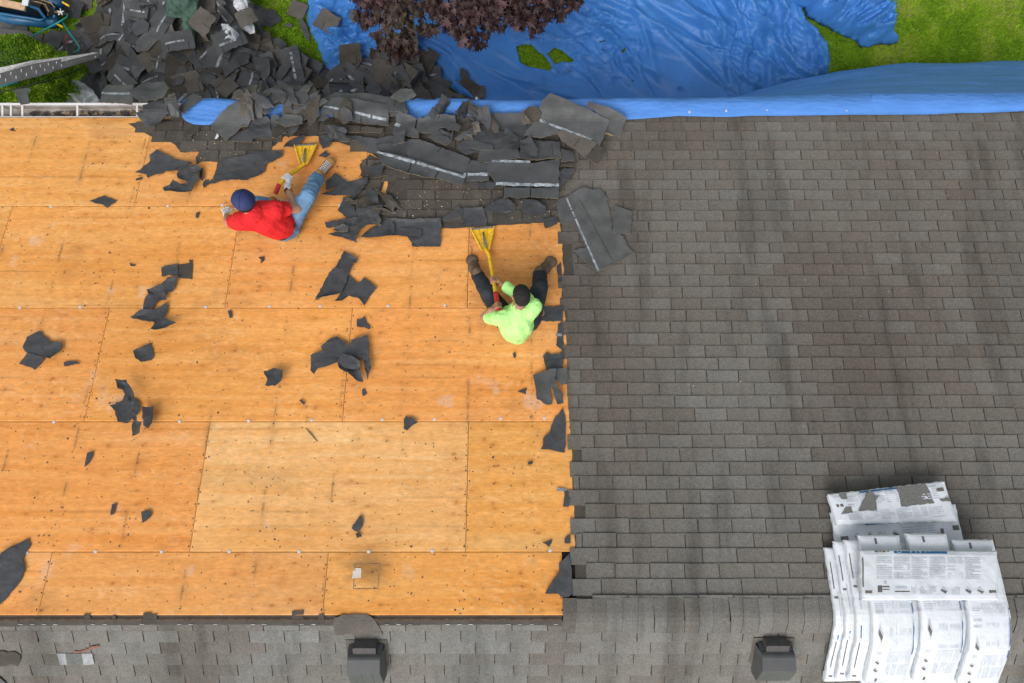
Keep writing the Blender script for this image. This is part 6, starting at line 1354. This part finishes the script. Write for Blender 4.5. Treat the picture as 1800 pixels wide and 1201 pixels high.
# --- worker in green: sits legs apart, both hands on the shovel
def worker_green():
    J = dict(pel=P(907, 577, .12), ch=P(907, 562, .36), nk=P(912, 540, .56), hd=P(916, 519, .66), ls=P(884, 560, .50), rs_=P(936, 541, .50), le=P(852, 558, .38), lw=P(863, 545, .475), re=P(920, 522, .36), rw=P(883, 501, .34),
             lh=P(890, 562, .12), lk=P(858, 516, .27), la=P(838, 481, .09), lt=P(831, 460, .09), rh=P(930, 562, .12), rk=P(949, 507, .34), ra=P(949, 479, .09), rt=P(965, 458, .09))
    root = empty('person', P(907, 580, 0), "worker in lime-green long-sleeved shirt and dark trousers, sitting legs apart", 'person')
    t0, t1 = P(860, 450, .075), P(877, 548, .52)
    at = lambda py: t0.lerp(t1, (py - 450) / 98)
    shovel('roofing_shovel', P(851, 423, .03), P(850, 405, .02) - P(855, 445, .04), P(860, 449, .07), [t0, at(480), at(520), at(546)], (at(517), at(549)), "big yellow roofing shovel with straight handle, gripped by the worker in green", UP)
    hf = frame((-.20, .80, -.56), (.0, .65, .80)); h1, h2 = at(497), at(541); ax = (t1 - t0).normalized()
    def body(bm):
        chain(bm, [(J['pel'], .125), (J['ch'], .135), (J['nk'], .07)]); cap_(bm, J['ls'], .065, J['rs_'], .065); chain(bm, [(J['nk'], .056), (J['hd'], .055)]); head_shapes(bm, J['hd'], hf)
        chain(bm, [(J['ls'], .055), (J['le'], .045), (J['lw'], .032)]); chain(bm, [(J['rs_'], .055), (J['re'], .044), (J['rw'], .030)]); grip_hand(bm, h1, ax, J['rw'], .020, 1.0); grip_hand(bm, h2, ax, J['lw'], .023, 1.0, -1)
        chain(bm, [(J['pel'], .12), (J['rh'], .09), (J['rk'], .058), (J['ra'], .045)]); chain(bm, [(J['pel'], .12), (J['lh'], .09), (J['lk'], .058), (J['la'], .045)])
    skin_mesh('body', body, M['skin2'], root, .0048, 2, flatten=above_roof)
    eyes(J['hd'], hf, root)
    def shirt(bm):
        chain(bm, [(J['pel'] + Vector((0, 0, .02)), .160), (J['ch'] + Vector((0, -.02, 0)), .182), (J['nk'] * .86 + J['ch'] * .14, .092)]); chain(bm, [(J['ls'], .090), (J['ch'], .15), (J['rs_'], .090)]); cap_(bm, J['ls'], .088, J['rs_'], .088)
        cap_(bm, J['ls'], .082, J['ls'].lerp(J['le'], .5), .064); flatcone(bm, J['ls'], .080, J['ls'].lerp(J['le'], .90), .062)
        chain(bm, [(J['rs_'], .084), (J['re'], .068), (J['re'].lerp(J['rw'], .55), .055)]); flatcone(bm, J['re'], .066, J['re'].lerp(J['rw'], .90), .048)
    skin_mesh('shirt', shirt, M['limeshirt'], root, .008, 3, .026, 7, above_roof)
    def pants(bm):
        cap_(bm, J['pel'], .150, J['pel'].lerp(J['ch'], .25), .150)
        for a, b, c in (('lh', 'lk', 'la'), ('rh', 'rk', 'ra')): chain(bm, [(J[a], .118), (J[a].lerp(J[b], .5), .098), (J[b], .080), (J[b].lerp(J[c], .45), .074), (J[b].lerp(J[c], .92), .066)])
    skin_mesh('trousers', pants, M['darkpants'], root, .008, 3, .016, 13, above_roof)
    def hairf(bm): ell(bm, J['hd'] + hf @ Vector((0, -.020, .038)), (.081, .098, .083), hf); ell(bm, J['hd'] + hf @ Vector((0, -.055, -.005)), (.070, .058, .060), hf)
    skin_mesh('hair', hairf, M['hair'], root, .006, 2, .006, 45)
    boot(J['la'], J['lt'], root, M['brown'], M['palesole'], False, UP, 'shoe'); boot(J['ra'], J['rt'], root, M['brown'], M['palesole'], False, UP, 'shoe')
worker_green()
# ------------------------------------------------------------------ purple maple reaching in over the tarp
def maple():
    root = empty('maple_tree', G(835, -230, 0), "purple-leaved maple reaching over the blue ground tarp", 'tree')
    rng = random.Random(12); Mb = mat('maple_bark', (.09, .07, .055), .9, nscale=30, namt=.4, bscale=40, bstr=.5)
    base = G(835, -230, 0); fork = base + Vector((.05, .0, 1.3))
    mb = MB(); mb.tube([base, base + Vector((.02, .03, .6)), fork], [.13, .11, .09], 12); mb.build('trunk', Mb, root, True)
    LOB = [(612, -60), (618, 0), (626, 20), (636, 32), (648, 55), (655, 75), (668, 92), (682, 100), (693, 112), (705, 108), (716, 104), (728, 82), (742, 62), (752, 50), (775, 48), (795, 52), (812, 70), (826, 76), (840, 84), (848, 66), (868, 45), (885, 48), (905, 42), (918, 52), (933, 60), (942, 55), (950, 40), (970, 28), (985, 24), (1002, 22), (1014, 10), (1024, -4), (1030, -60), (1010, -330), (640, -330)]
    HOL = [(738, 40, 8), (700, 48, 6), (760, 40, 6), (810, 48, 7), (840, 55, 5), (735, 12, 5), (690, 8, 5), (860, 20, 4)]
    def zat(px, py): c = max(0, 1 - ((px - 825) / 260) ** 2 - ((py + 120) / 260) ** 2); return 1.9 + 1.2 * math.sqrt(c)
    mb = MB()
    for k in range(13):
        px, py = rng.uniform(650, 1000), rng.uniform(-150, 70)
        if not inpoly(px, py, LOB): continue
        t = G(px, py, zat(px, py) - .15); m = fork.lerp(t, .5) + Vector((0, 0, .25)); o = MB(); o.tube([fork, fork.lerp(m, .5) + Vector((0, 0, .1)), m, m.lerp(t, .5), t], [.045, .032, .022, .013, .005], 7); o.build('branch', Mb, root, True)
    lf = [(0, 0), (.12, .03), (.34, -.10), (.30, .10), (.52, .26), (.26, .30), (.30, .46), (.13, .46), (0, 1.0), (-.13, .46), (-.30, .46), (-.26, .30), (-.52, .26), (-.30, .10), (-.34, -.10), (-.12, .03)]
    lf = [(0, -.10), (.10, .0), (.36, -.18), (.31, .04), (.60, .20), (.33, .27), (.44, .55), (.16, .44), (0, 1.0), (-.16, .44), (-.44, .55), (-.33, .27), (-.60, .20), (-.31, .04), (-.36, -.18), (-.10, .0)]
    mb = MB(); n = 0; clus = []
    while len(clus) < 760:
        px, py = rng.uniform(612, 1030), rng.uniform(-320, 112)
        if py < -90 and rng.random() < .45: continue
        if inpoly(px, py, LOB) and not any((px - a) ** 2 + (py - b) ** 2 < r * r for a, b, r in HOL): clus.append((px, py))
    for px, py in clus:
        e = pdist(px, py, LOB); zt = zat(px, py) - .05 - .45 * rng.random() ** 2
        green = max(0, 1 - math.hypot(px - 715, py - 40) / 75)
        for i in range(rng.randint(4, 6)):
            ox, oy = rng.gauss(0, 9), rng.gauss(0, 9)
            if e < 12: ox, oy = ox * .6, oy * .6
            c = G(px + ox, py + oy, zt - rng.uniform(0, .22) - (.12 if e < 14 else 0)); sz = rng.uniform(.075, .135); yaw = rng.gauss(-1.57, 1.0); dip = rng.uniform(.1, .9); rl = rng.gauss(0, .45)
            rot = Matrix.Rotation(yaw - 1.57, 3, 'Z') @ Matrix.Rotation(-dip, 3, 'X') @ Matrix.Rotation(rl, 3, 'Y')
            vs = [c + rot @ Vector((x * sz, y * sz, -.25 * sz * abs(x) - .15 * sz * y * y)) for x, y in lf]
            f = rng.uniform(.55, 1.5); col = np.array([.026, .010, .0105]) * f
            if rng.random() < .16: col = np.array([.075, .038, .040]) * rng.uniform(.8, 1.2)
            col = col * (1 - green * .75) + np.array([.032, .027, .013]) * f * green * .75
            mid = c + rot @ Vector((0, .25 * sz, .05 * sz)); vs.append(mid); m = len(lf)
            mb.add(vs, [(q, (q + 1) % m, m) for q in range(m)], 0, tuple(col))
    Ml = mat('maple_leaf', attr=True, rough=.55, spec=.3); mb.build('crown', Ml, root)
maple()
# ------------------------------------------------------------------ clipped shrub by the wall
def shrub():
    root = empty('shrub', G(30, 140, 0), "dense bright green shrub below the gutter, crossed by the grey dashed board", 'shrub')
    rng = np.random.RandomState(3); n = 42000
    c = G(22, 142, .62); A = np.array([.97, .62, .52])
    d = rng.normal(size=(n, 3)); d /= np.linalg.norm(d, axis=1)[:, None]; d[:, 2] = np.abs(d[:, 2]) * .95 - .05
    lump = 1 + .16 * (fbm(d[:, 0] * 4 + 3, d[:, 1] * 4 + d[:, 2] * 3, 6, 3) - .5) * 2; r = lump * (1 - .16 * rng.rand(n) ** 1.5)
    p = np.array(c)[None] + d * A[None] * r[:, None]; p[:, 2] = np.maximum(p[:, 2], .04)
    nd = d / A[None]; nd /= np.linalg.norm(nd, axis=1)[:, None]; nd = nd + rng.normal(0, .55, (n, 3)) + np.array([0, 0, .35]); nd /= np.linalg.norm(nd, axis=1)[:, None]
    tv = np.cross(nd, rng.normal(size=(n, 3))); tv /= np.linalg.norm(tv, axis=1)[:, None]; sv = np.cross(nd, tv); s = rng.uniform(.008, .019, n)[:, None]
    V = np.stack([p - tv * s * .45, p + tv * s * .45 + sv * s * .3, p + nd * s * 2.2 + sv * s, p - tv * s * .3 + sv * s], 1)
    t = np.clip((fbm(p[:, 0] * 8, p[:, 1] * 8 + p[:, 2] * 5, 5, 3) - .42) * 3 + rng.normal(0, .22, n), 0, 1)[:, None]
    col = (1 - t) * np.array([.140, .280, .014]) + t * np.array([.430, .600, .040])
    me = bpy.data.meshes.new('foliage'); V = V - np.array(root.location)[None, None]; me.vertices.add(n * 4); me.vertices.foreach_set("co", V.ravel()); me.loops.add(n * 4); me.loops.foreach_set("vertex_index", np.arange(n * 4, dtype=np.int32))
    me.polygons.add(n); me.polygons.foreach_set("loop_start", np.arange(0, n * 4, 4, dtype=np.int32)); me.polygons.foreach_set("loop_total", np.full(n, 4, dtype=np.int32)); me.update(calc_edges=True)
    at = me.color_attributes.new("Col", 'FLOAT_COLOR', 'POINT'); ca = np.ones((n, 4, 4), np.float32); ca[:, :, :3] = col[:, None, :]; at.data.foreach_set("color", ca.ravel()); me.materials.append(M['grass'])
    o = bpy.data.objects.new('foliage', me); COL.objects.link(o); o.parent = root
    mb = MB(); mb.tube([G(22, 142, 0), G(22, 142, .5)], [.05, .03], 8); 
    for k in range(6): mb.tube([G(22, 142, .2), Vector(c) + Vector((math.cos(k) * .6, math.sin(k) * .4, -.1))], [.025, .008], 6)
    mb.build('stem', mat('stem_bark', (.07, .05, .035), .9), root, True)
shrub()
# ------------------------------------------------------------------ long grey board with white dashes
def board():
    z0, z1 = 1.30, 1.02
    root = empty('dashed_board', G(20, 120, 1.0), "long grey board with two rows of white dashes, laid across the shrub", 'board')
    A = [G(-60, 166, z0), G(0, 151, z0), G(60, 136, z0 - .06), G(110, 121, z0 - .12), G(173, 102, z1)]
    B = [G(-60, 146, z0 + .02), G(0, 129, z0 + .02), G(60, 112, z0 - .04), G(106, 104, z0 - .1), G(175, 92, z1 + .02)]
    mb = MB(); dn = Vector((0, 0, -.012))
    for i in range(4): mb.quad(A[i], A[i + 1], B[i + 1], B[i], 0); mb.quad(A[i] + dn, B[i] + dn, B[i + 1] + dn, A[i + 1] + dn, 0); mb.quad(A[i] + dn, A[i + 1] + dn, A[i + 1], A[i], 0); mb.quad(B[i], B[i + 1], B[i + 1] + dn, B[i] + dn, 0)
    mb.build('plank', M['under2'], root)
    pt = lambda u, v: (lambda k, t: (A[k].lerp(A[k + 1], t)).lerp(B[k].lerp(B[k + 1], t), v))(min(3, int(u * 4)), u * 4 - min(3, int(u * 4))) + Vector((0, 0, .003))
    mb = MB(); k = 0
    for i in range(24):
        u = .10 + i * .038
        if u > .98: break
        v = .22 if i % 2 else .62; mb.quad(pt(u, v), pt(u + .006, v), pt(u + .0045, v + .24), pt(u - .0015, v + .24))
    d_ = mb.build('dash_rows', M['seal'], root); d_.data.materials[0] = M['white']
    C1 = [p + Vector((0, 0, .012)) for p in B]; C2 = [G(-60, 137, z0 + .10), G(0, 119, z0 + .10), G(60, 106, z0 + .04), G(106, 101, z0 - .07), G(176, 91, z1 + .035)]
    mb = MB()
    for i in range(4): mb.quad(C1[i], C1[i + 1], C2[i + 1], C2[i], 0); mb.quad(C1[i] + dn, C2[i] + dn, C2[i + 1] + dn, C1[i + 1] + dn)
    a, b, c, d = G(107, 109, z0 - .06), G(172, 93, z1 + .05), G(165, 92, z1 + .09), G(108, 103, z0 - .02); mb.quad(a, b, c, d)
    mb.build('pale_edge', mat('weathered_white', (.72, .71, .74), .6, nscale=22, namt=.3), root)
    mb = MB(); mb.tube([A[0] + Vector((0, -.012, 0)), A[1] + Vector((0, -.012, 0)), A[1].lerp(A[2], .55) + Vector((0, -.012, 0))], .010, 6); mb.build('edge_strip', mat('teal', (.01, .22, .24), .5), root, True)
board()
# ------------------------------------------------------------------ long blue machine with yellow handles
def machine():
    zg = .30; root = empty('portable_compressor', G(70, 25, 0), "long blue machine with yellow handle grips at the upper left lawn", 'machine')
    Mb = mat('blue_enamel', (.014, .10, .22), .35, nscale=10, namt=.25); Md = mat('dark_blue_enamel', (.008, .035, .075), .4, nscale=8, namt=.3); Mw = mat('bare_wood', (.50, .33, .20), .8, nscale=20, namt=.2); My = M['yellow']
    g = lambda x, y, z=zg: G(x, y, z)
    # tray: tapered tub with slanting sides
    mb = MB(); rim = [g(-120, -30, .5), g(-30, 3, .5), (g(50, 10, .5)), g(68, 16, .5), g(80, 33, .5), g(72, 36, .5), g(-10, 22, .5), g(-120, -4, .5)]; bot = [g(-120, -24, .16), g(-25, 6, .16), g(48, 15, .16), g(62, 20, .16), g(70, 31, .16), g(64, 33, .16), g(-8, 18, .16), g(-120, -8, .16)]
    n = 8; mb.add(rim + bot, [(i, (i + 1) % n, n + (i + 1) % n, n + i) for i in range(n)] + [tuple(range(n, 2 * n))]); mb.build('tray', Md, root)
    mb = MB(); mb.tube(rim + [rim[0]], .022, 8); mb.build('rim', Mb, root, True)
    mb = MB(); mb.tube([g(-120, -2, .12), g(20, 33, .12), g(95, 42, .12)], [.07, .085, .075], 14); mb.build('lower_tank', Mb, root, True)
    mb = MB(); mb.tube([g(84, 38, .22), g(86, 37, .22), g(100, 36, .22), g(104, 35, .22)], [.05, .09, .09, .05], 16); mb.build('end_tank', Mb, root, True)
    mb = MB(); mb.tube([g(60, -20, .25), g(80, -3, .25), g(106, 8, .25), g(110, 12, .25)], [.09, .10, .09, .04], 16); mb.build('upper_tank', Mb, root, True)
    mb = MB(); mb.box(g(72, 14, .30), (.22, .20, .26), Matrix.Rotation(-.4, 3, 'Z'), 0, None, .8); mb.tube([g(82, 8, .42), g(90, 24, .46)], [.05, .045], 12); mb.build('motor', M['black'], root)
    mb = MB(); mb.tube([g(94, 12, .40), g(96, 32, .40)], .022, 10); mb.build('pipe', Mb, root, True)
    for a, b in (((110, 4), (122, 11)), ((100, 42), (111, 48)), ((68, -2), (76, 3))):
        mb = MB(); mb.tube([g(a[0], a[1], .34), g(b[0], b[1], .34)], [.016, .015], 10); mb.build('handle_grip', My, root, True)
    mb = MB(); mb.box(g(-2, 4, .56), (.82, .10, .035), Matrix.Rotation(-.20, 3, 'Z')); mb.build('wooden_bar', Mw, root)
    mb = MB(); mb.box(g(45, 4, .60), (.09, .10, .02), Matrix.Rotation(-.2, 3, 'Z')); mb.build('metal_plate', M['galv'], root)
    mb = MB()
    for k in range(5): an = k * 1.257 + .3; mb.tube([g(107, 22, .45), g(107, 22, .45) + Vector((math.cos(an) * .055, math.sin(an) * .055, .01))], [.013, .008], 7)
    mb.build('hand_wheel', M['white'], root, True)
    Mc = mat('tan_cable', (.30, .20, .10), .7)
    for pts_ in ([(56, 2, .5), (68, 4, .55), (80, 8, .5), (86, 20, .5), (84, 28, .45)], [(74, 0, .5), (90, 6, .52), (97, 14, .48)], [(93, 20, .44), (105, 23, .45), (117, 25, .40)]):
        mb = MB(); mb.tube([g(*p) for p in pts_], .008, 6); mb.build('cable', Mc, root, True)
machine()
Mt = mat('teal_hose', (.01, .24, .23), .45)
for pts_, lab, m_, r_ in (([(20, 81, .28), (60, 62, .34), (100, 41, .5), (117, 31, .5), (119, 27, .45), (117, 24, .40)], "teal hose running down-left from the blue machine", Mt, .011), ([(110, 39, .40), (120, 55, .40), (137, 78, .45), (140, 84, .45), (138, 89, .45), (128, 93, .42)], "teal hose hooking towards the grey dashed board", Mt, .011), ([(-30, 168, 1.24), (30, 156, 1.26), (75, 145, 1.22), (105, 136, 1.0), (140, 122, .72)], "thin black cable lying across the shrub", M['black'], .008), ([(118, 60, .3), (115, 68, .3), (118, 78, .3)], "short red cord on dark scraps below the blue machine", M['redgrip'], .006)):
    mb = MB(); mb.tube([G(*p) for p in pts_], r_, 7); tag(mb.build('hose' if m_ is Mt else 'cable', m_, None, True), lab, 'hose' if m_ is Mt else 'cable')
